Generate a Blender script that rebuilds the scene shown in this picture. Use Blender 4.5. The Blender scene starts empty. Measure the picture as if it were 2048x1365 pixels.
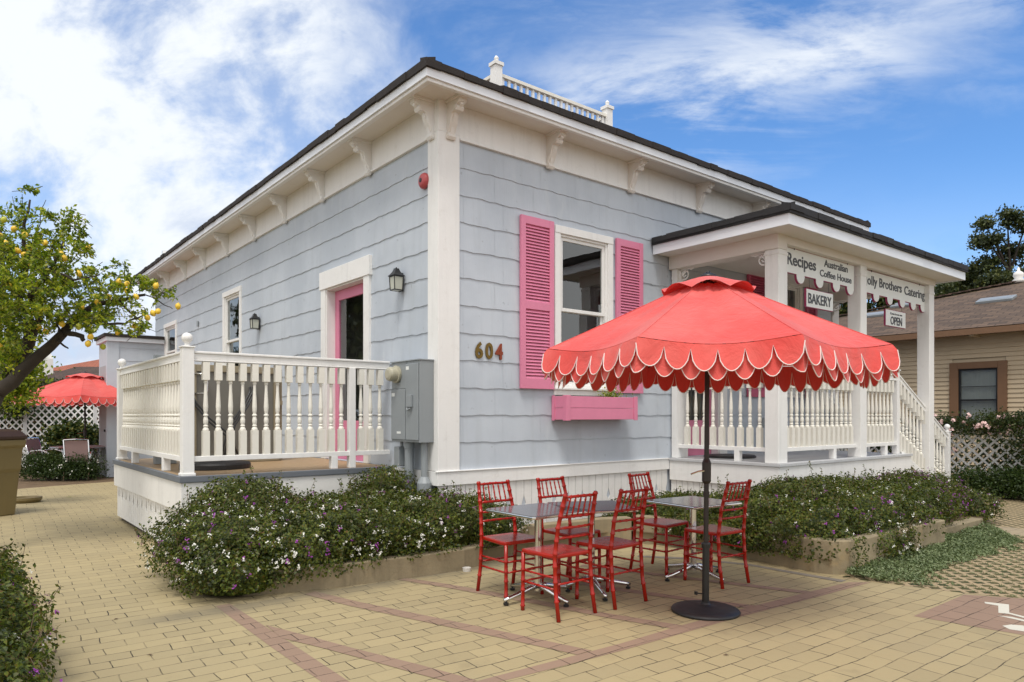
import bpy, math, random
import numpy as np
from mathutils import Vector, Matrix
R = math.radians
sc = bpy.context.scene
# ------------------------------------------------------------------ camera
CAM = Vector((-4.376, -6.78, 1.5))
FW = Vector((.6262, .7797, 0)).normalized(); RT = Vector((FW.y, -FW.x, 0))
FPX = 1406.0
cam = bpy.data.cameras.new('camera'); cam_o = bpy.data.objects.new('camera', cam); sc.collection.objects.link(cam_o)
cam.sensor_width = 36; cam.lens = FPX / 2048 * 36; cam.shift_y = (832 - 682.5) / 2048
cam.clip_end = 2000; cam.clip_start = .05
cam_o.location = CAM; cam_o.rotation_euler = (R(90), 0, math.atan2(FW.y, FW.x) - R(90))
sc.camera = cam_o
# ------------------------------------------------------------------ world, sun, exposure
SUN_EL, SUN_AZ = 64, 222           # degrees; azimuth measured counter-clockwise from +X
sd = Vector((math.cos(R(SUN_EL)) * math.cos(R(SUN_AZ)), math.cos(R(SUN_EL)) * math.sin(R(SUN_AZ)), math.sin(R(SUN_EL))))
sun = bpy.data.lights.new('sun', 'SUN'); sun.energy = 2.4; sun.angle = R(19); sun.color = (1, .95, .88)
sun_o = bpy.data.objects.new('sun', sun); sc.collection.objects.link(sun_o)
sun_o.rotation_euler = sd.to_track_quat('Z', 'Y').to_euler(); sun_o.location = (0, 0, 30)
sc.view_settings.view_transform = 'Standard'; sc.view_settings.look = 'None'
sc.view_settings.exposure = .12; sc.view_settings.gamma = 1


class NT:
    """tiny node helper"""
    def __init__(s, tree): s.t = tree; tree.nodes.clear()
    def n(s, typ, ins=None, **kw):
        nd = s.t.nodes.new(typ)
        for k, v in kw.items(): setattr(nd, k, v)
        for k, v in (ins or {}).items():
            sk = nd.inputs[k]
            if isinstance(v, bpy.types.NodeSocket): s.t.links.new(v, sk)
            else: sk.default_value = v
        return nd
    def m(s, op, a, b=0.0, c=0.0, clamp=False):
        nd = s.n('ShaderNodeMath', {0: a, 1: b, 2: c}, operation=op); nd.use_clamp = clamp
        return nd.outputs[0]
    def ss(s, v, a, b):
        nd = s.n('ShaderNodeMapRange', {0: v, 1: a, 2: b, 3: 0.0, 4: 1.0}, interpolation_type='SMOOTHSTEP'); return nd.outputs[0]
    def mix(s, f, a, b, blend='MIX'):
        nd = s.n('ShaderNodeMix', data_type='RGBA', blend_type=blend)
        for i, v in ((0, f), (6, a), (7, b)):
            sk = nd.inputs[i]
            if isinstance(v, bpy.types.NodeSocket): s.t.links.new(v, sk)
            else: sk.default_value = (*v, 1) if (i and len(v) == 3) else v
        return nd.outputs[2]
    def noise(s, vec, scale, detail=3, rough=.55, dist=0.0):
        nd = s.n('ShaderNodeTexNoise', {'Vector': vec, 'Scale': scale, 'Detail': detail, 'Roughness': rough, 'Distortion': dist}); return nd.outputs[0]
    def obj(s): return s.n('ShaderNodeTexCoord').outputs['Object']
    def scale(s, vec, sx, sy, sz, rot=(0, 0, 0)):
        nd = s.n('ShaderNodeMapping', {'Vector': vec, 'Scale': (sx, sy, sz), 'Rotation': rot}); return nd.outputs[0]


world = bpy.data.worlds.new('World'); sc.world = world; world.use_nodes = True
w = NT(world.node_tree)
dirv = w.n('ShaderNodeTexCoord').outputs['Generated']
def wdot(v): return w.n('ShaderNodeVectorMath', {0: dirv, 1: v}, operation='DOT_PRODUCT').outputs['Value']
sky = w.n('ShaderNodeTexSky', sky_type='NISHITA'); sky.sun_disc = False
sky.sun_elevation = R(SUN_EL); sky.sun_rotation = R(90 - SUN_AZ); sky.altitude = 0; sky.air_density = 1.0; sky.dust_density = .6; sky.ozone_density = 2.2
fwd = w.m('MAXIMUM', wdot(FW), .05); lat = wdot(RT); up = wdot(Vector((0, 0, 1)))
P = w.m('DIVIDE', lat, fwd); Q = w.m('DIVIDE', up, fwd)          # direction of the sky seen as tangents about the street's heading
pq = w.n('ShaderNodeCombineXYZ', {0: P, 1: Q, 2: 0.0}).outputs[0]
n1 = w.noise(pq, 3.6, 9, .58, .35); n2 = w.noise(w.scale(pq, 1, 1.35, 1), 9.0, 6, .6, .3)
# big cumulus mass to the left of the house
edge = w.m('ADD', w.m('MULTIPLY', w.m('SUBTRACT', n1, .5), .75), w.m('MULTIPLY', P, 1.0))
left = w.m('SUBTRACT', 1.0, w.ss(edge, -.34, -.06))
holes = w.ss(w.m('ADD', w.m('MULTIPLY', n1, .65), w.m('MULTIPLY', n2, .35)), .385, .55)
left = w.m('MULTIPLY', left, w.m('ADD', w.m('MULTIPLY', holes, .72), .26), clamp=True)
# thin streaks to the right
st = w.scale(pq, 1.3, 4.6, 1, (0, 0, R(-19)))
n3 = w.noise(st, 2.3, 9, .62, .5); n4 = w.noise(w.scale(pq, 1, 2.2, 1, (0, 0, R(-25))), 4.5, 8, .62, .3)
ang = R(20)
bx = w.m('SUBTRACT', P, .26); by = w.m('SUBTRACT', Q, .455)
u_ = w.m('ADD', w.m('MULTIPLY', bx, math.cos(ang)), w.m('MULTIPLY', by, math.sin(ang)))
v_ = w.m('ADD', w.m('MULTIPLY', bx, -math.sin(ang)), w.m('MULTIPLY', by, math.cos(ang)))
core = w.m('SUBTRACT', 1.0, w.ss(w.m('ADD', w.m('ADD', w.m('ABSOLUTE', v_), w.m('MULTIPLY', w.m('SUBTRACT', n4, .5), .28)), w.m('MULTIPLY', w.ss(u_, .0, .5), .07)), .0, .22))
along = w.m('MULTIPLY', w.ss(u_, -.42, -.1), w.m('SUBTRACT', 1.0, w.m('MULTIPLY', w.ss(u_, .15, .75), .35)))
streak = w.m('MULTIPLY', w.m('MULTIPLY', core, along), w.ss(w.m('ADD', w.m('MULTIPLY', n3, .6), w.m('MULTIPLY', n4, .4)), .40, .60), clamp=True)
thin = w.m('MULTIPLY', w.ss(n4, .45, .75), w.m('MULTIPLY', w.ss(Q, .34, .52), .20))
# small low wisps above the far roofs, low haze
low = w.m('MULTIPLY', w.ss(w.noise(w.scale(pq, 1, 2.6, 1), 6.5, 6, .6), .58, .75), w.m('SUBTRACT', 1.0, w.ss(Q, .12, .24)))
haze = w.m('MULTIPLY', w.m('SUBTRACT', 1.0, w.ss(Q, .0, .40)), .42)
cl = w.m('MAXIMUM', left, w.m('MAXIMUM', w.m('MULTIPLY', streak, .88), w.m('MAXIMUM', thin, w.m('MULTIPLY', low, .8))))
cl = w.m('MAXIMUM', cl, haze)
behind = w.m('SUBTRACT', 1.0, w.ss(wdot(FW), .0, .22))           # bright unseen cloud added behind the camera for soft light
bcl = w.m('MULTIPLY', behind, w.ss(w.noise(dirv, 2.2, 5, .55), .25, .5))
cl = w.m('MAXIMUM', w.m('MULTIPLY', cl, w.m('SUBTRACT', 1.0, behind)), bcl, clamp=True)
shade = w.ss(w.m('ADD', w.m('MULTIPLY', w.noise(w.scale(pq, 1, 1.8, 1), 4.2, 7, .6, .2), 1.0), w.m('MULTIPLY', Q, .55)), .46, .66)
ccol = w.mix(shade, (.60, .68, .83), (.90, .94, .98))
ccol = w.mix(bcl, ccol, (1.20, 1.18, 1.16))
tint = w.mix(1.0, sky.outputs[0], (.76, 1.12, 1.46), 'MULTIPLY')
bgA = w.n('ShaderNodeBackground', {'Color': tint, 'Strength': .125}); bgB = w.n('ShaderNodeBackground', {'Color': ccol, 'Strength': 1.0})
mx = w.n('ShaderNodeMixShader', {0: cl, 1: bgA.outputs[0], 2: bgB.outputs[0]})
w.n('ShaderNodeOutputWorld', {'Surface': mx.outputs[0]})

# ------------------------------------------------------------------ helpers
COL = sc.collection
random.seed(7); rng = np.random.default_rng(7)
def at(px, py, d):
    l = (px - 1024) / FPX * d
    v = CAM + FW * d + RT * l; v.z = 1.5 + (832 - py) / FPX * d; return v
def tag(o, label=None, cat=None, group=None, kind=None):
    if label: o['label'] = label
    if cat: o['category'] = cat
    if group: o['group'] = group
    if kind: o['kind'] = kind
    return o
def empty(name, loc=(0, 0, 0), rz=0.0):
    o = bpy.data.objects.new(name, None); o.empty_display_size = .1; COL.objects.link(o); o.location = loc; o.rotation_euler = (0, 0, rz); return o
def clone(o, parent=None):
    c = o.copy(); COL.objects.link(c); c.parent = parent
    for ch in o.children: clone(ch, c)
    return c

class MB:
    def __init__(s, xf=None, flip=False): s.v = []; s.f = []; s.xf = xf; s.flip = flip
    def add(s, vs, fs):
        o = len(s.v)
        for p in vs:
            p = tuple(p); s.v.append(s.xf(p) if s.xf else p)
        for f in fs:
            f = [i + o for i in f]; s.f.append(f[::-1] if s.flip else f)
        return s
    def box(s, x0, y0, z0, x1, y1, z1):
        x0, x1 = sorted((x0, x1)); y0, y1 = sorted((y0, y1)); z0, z1 = sorted((z0, z1))
        return s.add([(x0, y0, z0), (x1, y0, z0), (x1, y1, z0), (x0, y1, z0), (x0, y0, z1), (x1, y0, z1), (x1, y1, z1), (x0, y1, z1)],
                     [(3, 2, 1, 0), (4, 5, 6, 7), (0, 1, 5, 4), (1, 2, 6, 5), (2, 3, 7, 6), (3, 0, 4, 7)])
    def beam(s, a, b, w_, h_, upv=(0, 0, 1)):
        a = Vector(a); b = Vector(b); d = (b - a).normalized(); sx = d.cross(Vector(upv))
        if sx.length < 1e-4: sx = d.cross(Vector((1, 0, 0)))
        sx.normalize(); u = sx.cross(d); sx *= w_ / 2; u *= h_ / 2
        return s.add([a - sx - u, a + sx - u, a + sx + u, a - sx + u, b - sx - u, b + sx - u, b + sx + u, b - sx + u],
                     [(0, 1, 2, 3), (7, 6, 5, 4), (0, 4, 5, 1), (1, 5, 6, 2), (2, 6, 7, 3), (3, 7, 4, 0)])
    def tube(s, pts, rad, n=8, cap=True):
        pts = [Vector(p) for p in pts]
        if not hasattr(rad, '__len__'): rad = [rad] * len(pts)
        prev = None; rings = []
        for i, p in enumerate(pts):
            d = (pts[min(i + 1, len(pts) - 1)] - pts[max(i - 1, 0)]).normalized()
            if prev is None: a = d.orthogonal().normalized()
            else:
                a = prev - d * prev.dot(d)
                a = a.normalized() if a.length > 1e-6 else d.orthogonal().normalized()
            prev = a; b = d.cross(a)
            rings.append([p + (a * math.cos(2 * math.pi * k / n) + b * math.sin(2 * math.pi * k / n)) * rad[i] for k in range(n)])
        vs = [q for r in rings for q in r]; fs = []
        for i in range(len(pts) - 1):
            for k in range(n):
                k2 = (k + 1) % n; fs.append((i * n + k, i * n + k2, (i + 1) * n + k2, (i + 1) * n + k))
        if cap: fs.append(tuple(range(n))[::-1]); fs.append(tuple((len(pts) - 1) * n + k for k in range(n)))
        return s.add(vs, fs)
    def lathe(s, prof, c=(0, 0, 0), n=16, ph=0.0):
        vs = [(c[0] + r * math.cos(2 * math.pi * k / n + ph), c[1] + r * math.sin(2 * math.pi * k / n + ph), c[2] + z) for r, z in prof for k in range(n)]
        fs = []
        for i in range(len(prof) - 1):
            for k in range(n):
                k2 = (k + 1) % n; fs.append((i * n + k, i * n + k2, (i + 1) * n + k2, (i + 1) * n + k))
        fs.append(tuple(range(n))[::-1]); fs.append(tuple((len(prof) - 1) * n + k for k in range(n)))
        return s.add(vs, fs)
    def prism(s, poly, fn, a, b):
        """poly of 2D points; fn(u,v,d)->3D; extruded d from a to b"""
        n = len(poly); vs = [fn(u, v, a) for u, v in poly] + [fn(u, v, b) for u, v in poly]
        fs = [tuple(range(n)), tuple(range(2 * n - 1, n - 1, -1))] + [(i, i + n, (i + 1) % n + n, (i + 1) % n) for i in range(n)]
        return s.add(vs, fs)
    def build(s, name, mat, parent=None, smooth=False, bevel=0, loc=None):
        me = bpy.data.meshes.new(name); me.from_pydata(s.v, [], s.f); me.materials.append(mat)
        if smooth: me.polygons.foreach_set('use_smooth', [True] * len(me.polygons))
        me.update()
        o = bpy.data.objects.new(name, me); COL.objects.link(o)
        if parent: o.parent = parent
        if loc: o.location = loc
        if bevel:
            b = o.modifiers.new('bevel', 'BEVEL'); b.width = bevel; b.segments = 2; b.limit_method = 'ANGLE'; b.angle_limit = R(50)
        if smooth == 'auto':
            pass
        return o
def fastmesh(name, verts, fsize, mat, parent=None, smooth=False):
    """verts (n*fsize,3): each face has its own fsize verts"""
    nf = len(verts) // fsize; me = bpy.data.meshes.new(name)
    me.vertices.add(len(verts)); me.vertices.foreach_set('co', verts.astype(np.float32).ravel())
    me.loops.add(len(verts)); me.loops.foreach_set('vertex_index', np.arange(len(verts), dtype=np.int32))
    me.polygons.add(nf); me.polygons.foreach_set('loop_start', np.arange(0, len(verts), fsize, dtype=np.int32))
    me.polygons.foreach_set('loop_total', np.full(nf, fsize, dtype=np.int32))
    me.materials.append(mat); me.update(); me.validate()
    o = bpy.data.objects.new(name, me); COL.objects.link(o)
    if parent: o.parent = parent
    return o
def unit(v): return v / np.maximum(np.linalg.norm(v, axis=1, keepdims=True), 1e-9)
def leaf_quads(c, nrm, length, width, spread=.8):
    """diamond leaves (4 verts) folded by orientation jitter around nrm"""
    n = len(c); nn = unit(nrm + rng.normal(0, spread, (n, 3)))
    a = unit(np.cross(nn, rng.normal(0, 1, (n, 3)))); b = np.cross(nn, a)
    L = (np.asarray(length) * rng.uniform(.65, 1.25, n))[:, None]; W = (np.asarray(width) * rng.uniform(.7, 1.2, n))[:, None]
    v = np.stack([c - a * L / 2, c + b * W / 2 - a * L * .06 + nn * W * .12, c + a * L / 2, c - b * W / 2 - a * L * .06 + nn * W * .12], 1)
    return v.reshape(-1, 3)

# ------------------------------------------------------------------ materials
MATS = {}
def mat(name, col, rough=.6, var=0.0, vs=6.0, bump=0.0, bs=40.0, metal=0.0, streak=0.0, dirt=None, spec=.5, trans=0.0, col2=None):
    m = bpy.data.materials.new(name); m.use_nodes = True; k = NT(m.node_tree)
    co = k.obj(); c = k.mix(0.0, col, col)
    if col2: c = k.mix(k.ss(k.noise(co, vs, 4, .6), .4, .62), col, col2)
    if var:
        nz = k.noise(co, vs, 5, .6); c = k.mix(var, c, k.mix(k.ss(nz, .3, .7), tuple(x * .55 for x in col), tuple(min(1, x * 1.35) for x in col)))
    if streak:
        nz = k.noise(k.scale(co, 5, 5, .35), 2.2, 6, .65); c = k.mix(k.m('MULTIPLY', k.ss(nz, .48, .75), streak), c, tuple(x * .62 for x in col))
    if dirt:
        nz = k.noise(co, dirt[1], 6, .7); c = k.mix(k.m('MULTIPLY', k.ss(nz, .55, .78), dirt[2]), c, dirt[0])
    ins = {'Base Color': c, 'Roughness': rough, 'Metallic': metal, 'Specular IOR Level': spec}
    if bump:
        bp = k.n('ShaderNodeBump', {'Height': k.noise(co, bs, 5, .6), 'Strength': bump, 'Distance': .01}); ins['Normal'] = bp.outputs[0]
    p = k.n('ShaderNodeBsdfPrincipled', ins); out = p.outputs[0]
    if trans:
        tr = k.n('ShaderNodeBsdfTranslucent', {'Color': c}); out = k.n('ShaderNodeMixShader', {0: trans, 1: out, 2: tr.outputs[0]}).outputs[0]
    k.n('ShaderNodeOutputMaterial', {'Surface': out}); MATS[name] = m; return m

def leafmat(name, cols, vs=9.0, fine=60.0, trans=.3, rough=.5):
    m = bpy.data.materials.new(name); m.use_nodes = True; k = NT(m.node_tree); co = k.obj()
    a = k.n('ShaderNodeValToRGB', {0: k.noise(co, fine, 2, .5)}); r = a.color_ramp
    r.elements[0].position = .33; r.elements[1].position = .68; r.elements[0].color = (*cols[0], 1); r.elements[1].color = (*cols[-1], 1)
    for i, c in enumerate(cols[1:-1]):
        e = r.elements.new(.33 + .35 * (i + 1) / (len(cols) - 1)); e.color = (*c, 1)
    c = k.mix(k.m('MULTIPLY', k.ss(k.noise(co, vs, 3, .5), .42, .62), .5), a.outputs[0], cols[0])
    p = k.n('ShaderNodeBsdfPrincipled', {'Base Color': c, 'Roughness': rough, 'Specular IOR Level': .35})
    tr = k.n('ShaderNodeBsdfTranslucent', {'Color': k.mix(1.0, c, (1.1, 1.2, .6), 'MULTIPLY')})
    mxs = k.n('ShaderNodeMixShader', {0: trans, 1: p.outputs[0], 2: tr.outputs[0]})
    k.n('ShaderNodeOutputMaterial', {'Surface': mxs.outputs[0]}); return m

WHITE = mat('white_paint', (.78, .775, .755), .55, var=.05, vs=3, bump=.2, bs=25, streak=.22, dirt=((.42, .38, .31), 7, .24))
WHITE2 = mat('white_skirt_paint', (.76, .75, .72), .65, var=.08, vs=4, bump=.25, bs=30, streak=.22, dirt=((.40, .34, .26), 5, .3))
CREAM = mat('cream_baluster_paint', (.76, .735, .66), .55, var=.05, vs=4, bump=.15, bs=30, streak=.2, dirt=((.40, .35, .26), 6, .3))
SOFFIT = mat('soffit_paint', (.72, .68, .63), .6, var=.06, vs=2, bump=.1, bs=20, dirt=((.45, .36, .28), 3, .2))
FASC = mat('fascia_paint', (.74, .77, .82), .5, var=.05, vs=3, bump=.1, bs=20)
PINK = mat('pink_paint', (.66, .21, .33), .45, var=.08, vs=5, bump=.08, bs=30, streak=.1)
PINKD = mat('rose_paint', (.50, .09, .17), .5, var=.08, vs=5)
BLACK = mat('black_metal', (.012, .012, .013), .38, var=.2, vs=8)
BASEBLK = mat('umbrella_base_plastic', (.014, .013, .014), .5, bump=.15, bs=80, dirt=((.10, .055, .035), 6, .6))
SHG = mat('roof_edge_shingle', (.020, .015, .013), .85, var=.5, vs=10, bump=.5, bs=60)
SHG2 = mat('porch_roof_shingle', (.020, .020, .022), .85, var=.4, vs=10, bump=.5, bs=60)
CONC = mat('planter_concrete', (.27, .22, .135), .85, var=.35, vs=3, bump=.45, bs=30, streak=.55, dirt=((.36, .23, .07), 1.7, .7))
STONE = mat('footing_stone', (.085, .07, .05), .9, var=.6, vs=7, bump=.6, bs=18)
DECK = mat('deck_boards', (.36, .25, .14), .6, var=.15, vs=2.5, bump=.2, bs=25, dirt=((.22, .17, .12), 2.5, .5))
GREYTRIM = mat('deck_edge_trim', (.13, .145, .165), .55, var=.1, bump=.1)
GREYBOX = mat('electric_box_paint', (.25, .275, .29), .42, var=.06, vs=4, streak=.12, dirt=((.14, .15, .15), 8, .25))
METER = mat('meter_glass', (.40, .38, .29), .18, var=.1)
CHROME = mat('polished_aluminium', (.72, .72, .72), .16, metal=1.0, var=.1, vs=20)
TTOP = mat('table_top_laminate', (.14, .145, .16), .14, var=.08, vs=5)
CHAIR = mat('red_chair_resin', (.37, .011, .004), .24, var=.25, vs=7, trans=.10, dirt=((.36, .05, .012), 14, .4))
POLE = mat('umbrella_pole_bronze', (.018, .011, .009), .42, var=.25, vs=10)
BRASS = mat('brass_number', (.16, .10, .02), .4, metal=.6, var=.3, vs=30)
BRASSR = mat('rusted_number', (.26, .05, .02), .45, metal=.4, var=.4, vs=30)
ALARM = mat('alarm_red', (.42, .07, .075), .4, var=.15, vs=12)
LAMPGL = mat('frosted_lamp_glass', (.50, .51, .43), .3)
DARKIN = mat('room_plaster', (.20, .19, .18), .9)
CURT = mat('window_shade', (.42, .42, .40), .9, var=.1)
SIGNW = mat('sign_white', (.74, .76, .74), .5, var=.03)
SIGNP = mat('sign_edge_plum', (.33, .035, .11), .5)
SIGNT = mat('sign_grey_text', (.07, .075, .085), .6)
BIN = mat('bin_plastic', (.19, .145, .06), .5, var=.1, vs=3, streak=.15)
BINL = mat('bin_lid', (.045, .022, .014), .45, var=.15)
BARK = mat('lemon_bark', (.036, .027, .019), .9, var=.45, vs=9, bump=.7, bs=30)
TWIG = mat('shrub_twigs', (.12, .08, .05), .9, var=.3, vs=15)
LEMON = mat('lemon_skin', (.78, .47, .035), .42, var=.08, vs=25, bump=.25, bs=160, col2=(.74, .55, .06))
LEMONG = mat('green_lemon_skin', (.42, .43, .04), .42, bump=.25, bs=160)
CABF = mat('cabinet_frame', (.28, .24, .16), .5, var=.08)
CABP = mat('cabinet_panel', (.165, .16, .14), .4, var=.06)
HOSE = mat('black_hose', (.03, .033, .037), .45)
TANW = mat('tan_siding', (.50, .40, .27), .7, var=.08, vs=2, bump=.1)
BROWNT = mat('brown_trim', (.17, .09, .045), .6, var=.1)
SOIL = mat('soil', (.13, .085, .045), .95, var=.5, vs=4, bump=.8, bs=18)
STUCCO = mat('white_stucco', (.72, .71, .68), .9)
PSTRAP = mat('patio_sling_fabric', (.30, .20, .19), .8)
FLW = mat('white_petals', (.82, .81, .74), .7, trans=.2); FLP = mat('purple_petals', (.32, .055, .36), .7, trans=.2)
FLPK = mat('pink_petals', (.80, .56, .53), .7, trans=.2); FLY = mat('yellow_petals', (.75, .6, .04), .7)
STUB = mat('paper_cup', (.6, .58, .54), .7)
L_LAN = leafmat('lantana_leaves', [(.012, .020, .006), (.055, .085, .010), (.14, .170, .018), (.14, .070, .022)], 5, 38)
L_LEM = leafmat('lemon_leaves', [(.06, .11, .012), (.17, .25, .02), (.38, .42, .035), (.56, .50, .06)], 4, 22, trans=.45, rough=.32)
L_OAK = leafmat('tree_leaves', [(.022, .032, .014), (.055, .075, .022), (.13, .14, .035)], .5, 3.0, trans=.2)
L_VIN = leafmat('vine_leaves', [(.018, .032, .010), (.05, .08, .018), (.12, .10, .035)], 2.5, 14)
L_HED = leafmat('hedge_leaves', [(.012, .026, .006), (.035, .065, .012), (.07, .10, .020)], 2.5, 18)
L_GC = leafmat('groundcover_leaves', [(.085, .12, .045), (.16, .205, .09), (.26, .30, .16)], 3.5, 40, trans=.15)
L_CIT = leafmat('citrus_shrub_leaves', [(.02, .04, .012), (.05, .085, .02), (.30, .27, .06)], 3.5, 10)

def glassmat(name, tint, base):
    m = bpy.data.materials.new(name); m.use_nodes = True; k = NT(m.node_tree)
    fr = k.m('POWER', k.n('ShaderNodeLayerWeight', {'Blend': .5}).outputs['Facing'], 4.0); f = k.m('ADD', k.m('MULTIPLY', fr, .8), base, clamp=True)
    nb = k.n('ShaderNodeBump', {'Height': k.noise(k.obj(), 1.3, 2), 'Strength': .06, 'Distance': .05}).outputs[0]
    g = k.n('ShaderNodeBsdfGlossy', {'Roughness': .015, 'Color': (.86, .9, .92, 1), 'Normal': nb}); t = k.n('ShaderNodeBsdfTransparent', {'Color': (*tint, 1)})
    k.n('ShaderNodeOutputMaterial', {'Surface': k.n('ShaderNodeMixShader', {0: f, 1: t.outputs[0], 2: g.outputs[0]}).outputs[0]}); return m
GLASS = glassmat('window_glass', (.72, .76, .74), .13)
def sidingmat():
    m = bpy.data.materials.new('grey_blue_shingle_paint'); m.use_nodes = True; k = NT(m.node_tree); co = k.obj()
    base = k.mix(k.ss(k.noise(co, .9, 5, .6), .35, .65), (.43, .475, .53), (.50, .545, .60))
    st = k.noise(k.scale(co, 3.5, 3.5, .28), 1.7, 6, .65); c = k.mix(k.m('MULTIPLY', k.ss(st, .50, .72), .35), base, (.39, .425, .455))
    st2 = k.noise(k.scale(co, 2.2, 2.2, .55), 2.3, 5, .6); c = k.mix(k.m('MULTIPLY', k.ss(st2, .58, .76), .5), c, (.56, .60, .63))
    sp = k.noise(co, 11, 3, .5); c = k.mix(k.m('MULTIPLY', k.ss(sp, .68, .74), .45), c, (.24, .26, .28))
    bp = k.n('ShaderNodeBump', {'Height': k.noise(k.scale(co, 45, 45, 2.0), 2.0, 4, .6), 'Strength': .16, 'Distance': .01})
    p = k.n('ShaderNodeBsdfPrincipled', {'Base Color': c, 'Roughness': .62, 'Normal': bp.outputs[0]}); k.n('ShaderNodeOutputMaterial', {'Surface': p.outputs[0]}); return m
SIDING = sidingmat()
def pavermat(name, c1, c2, mortar, stain=.6):
    m = bpy.data.materials.new(name); m.use_nodes = True; k = NT(m.node_tree); co = k.obj()
    wob = k.n('ShaderNodeTexNoise', {'Vector': co, 'Scale': 1.6, 'Detail': 2.0}).outputs['Color']
    off = k.n('ShaderNodeVectorMath', {0: wob, 1: (.5, .5, .5)}, operation='SUBTRACT').outputs[0]
    off = k.n('ShaderNodeVectorMath', {0: off, 3: .075}, operation='SCALE').outputs[0]
    wob2 = k.n('ShaderNodeTexNoise', {'Vector': co, 'Scale': 14.0, 'Detail': 2.0}).outputs['Color']
    off2 = k.n('ShaderNodeVectorMath', {0: k.n('ShaderNodeVectorMath', {0: wob2, 1: (.5, .5, .5)}, operation='SUBTRACT').outputs[0], 3: .010}, operation='SCALE').outputs[0]
    vec = k.n('ShaderNodeVectorMath', {0: k.n('ShaderNodeVectorMath', {0: co, 1: off}, operation='ADD').outputs[0], 1: off2}, operation='ADD').outputs[0]
    vec = k.n('ShaderNodeMapping', {'Vector': vec, 'Rotation': (0, 0, R(2.2)), 'Location': (.05, .035, 0)}).outputs[0]
    def brick(ms, sm):
        b = k.n('ShaderNodeTexBrick', {'Vector': vec, 'Color1': (*c1, 1), 'Color2': (*c2, 1), 'Mortar': (*mortar, 1), 'Scale': 1.0, 'Mortar Size': ms, 'Mortar Smooth': sm, 'Bias': 0.0, 'Brick Width': .232, 'Row Height': .1425})
        b.offset = .42; b.offset_frequency = 2; b.squash = 1.0; return b
    b = brick(.0040, .35); g = k.ss(k.noise(co, 3.4, 4, .65), .38, .60)      # joints are open in places, sanded shut in others
    jm = k.m('MULTIPLY', b.outputs['Fac'], k.m('ADD', k.m('MULTIPLY', g, .72), .28))
    base = k.mix(k.noise(co, .55, 4, .6), c1, c2)
    pb = brick(.0, .0); bc = k.mix(.45, base, pb.outputs['Color'])
    c = k.mix(jm, bc, mortar)
    c = k.mix(k.m('MULTIPLY', k.ss(k.noise(co, .8, 5, .65), .5, .75), .35), c, tuple(x * y for x, y in zip(c1, (.80, .84, .95))))
    c = k.mix(k.m('MULTIPLY', k.ss(k.noise(co, 5.5, 6, .7), .55, .72), .22), c, tuple(x * .68 for x in c1))
    c = k.mix(k.m('MULTIPLY', k.ss(k.noise(co, 38, 4, .7), .55, .75), .22), c, tuple(x * .6 for x in c1))
    # damp mildew strip that follows the planter's foot
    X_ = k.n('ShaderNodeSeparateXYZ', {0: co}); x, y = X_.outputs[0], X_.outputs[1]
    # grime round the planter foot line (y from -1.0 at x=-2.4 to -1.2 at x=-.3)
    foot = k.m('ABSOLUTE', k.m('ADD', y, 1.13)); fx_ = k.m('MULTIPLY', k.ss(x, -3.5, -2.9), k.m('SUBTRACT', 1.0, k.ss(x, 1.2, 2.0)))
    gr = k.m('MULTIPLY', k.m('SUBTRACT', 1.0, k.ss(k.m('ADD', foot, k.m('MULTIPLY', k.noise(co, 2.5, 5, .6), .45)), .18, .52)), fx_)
    c = k.mix(k.m('MULTIPLY', k.ss(k.noise(co, 1.7, 6, .7), .56, .72), .30), c, (.17, .14, .09))
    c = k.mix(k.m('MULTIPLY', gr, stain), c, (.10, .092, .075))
    h = k.m('ADD', k.m('MULTIPLY', b.outputs['Fac'], -1.0), k.m('MULTIPLY', k.noise(co, 30, 4, .6), .25))
    bp = k.n('ShaderNodeBump', {'Height': h, 'Strength': .55, 'Distance': .006})
    p = k.n('ShaderNodeBsdfPrincipled', {'Base Color': c, 'Roughness': .78, 'Normal': bp.outputs[0], 'Specular IOR Level': .3}); k.n('ShaderNodeOutputMaterial', {'Surface': p.outputs[0]}); return m
PAVER = pavermat('buff_pavers', (.40, .325, .178), (.295, .242, .138), (.03, .025, .018))
PAVERM = pavermat('mauve_pavers', (.30, .205, .145), (.25, .17, .12), (.05, .035, .025), .5)
FOOTGREY = mat('grey_edging', (.20, .175, .14), .9, var=.4, vs=8, bump=.4)
PAVERF = pavermat('path_pavers', (.36, .29, .19), (.32, .26, .17), (.13, .10, .07), 0)
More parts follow.
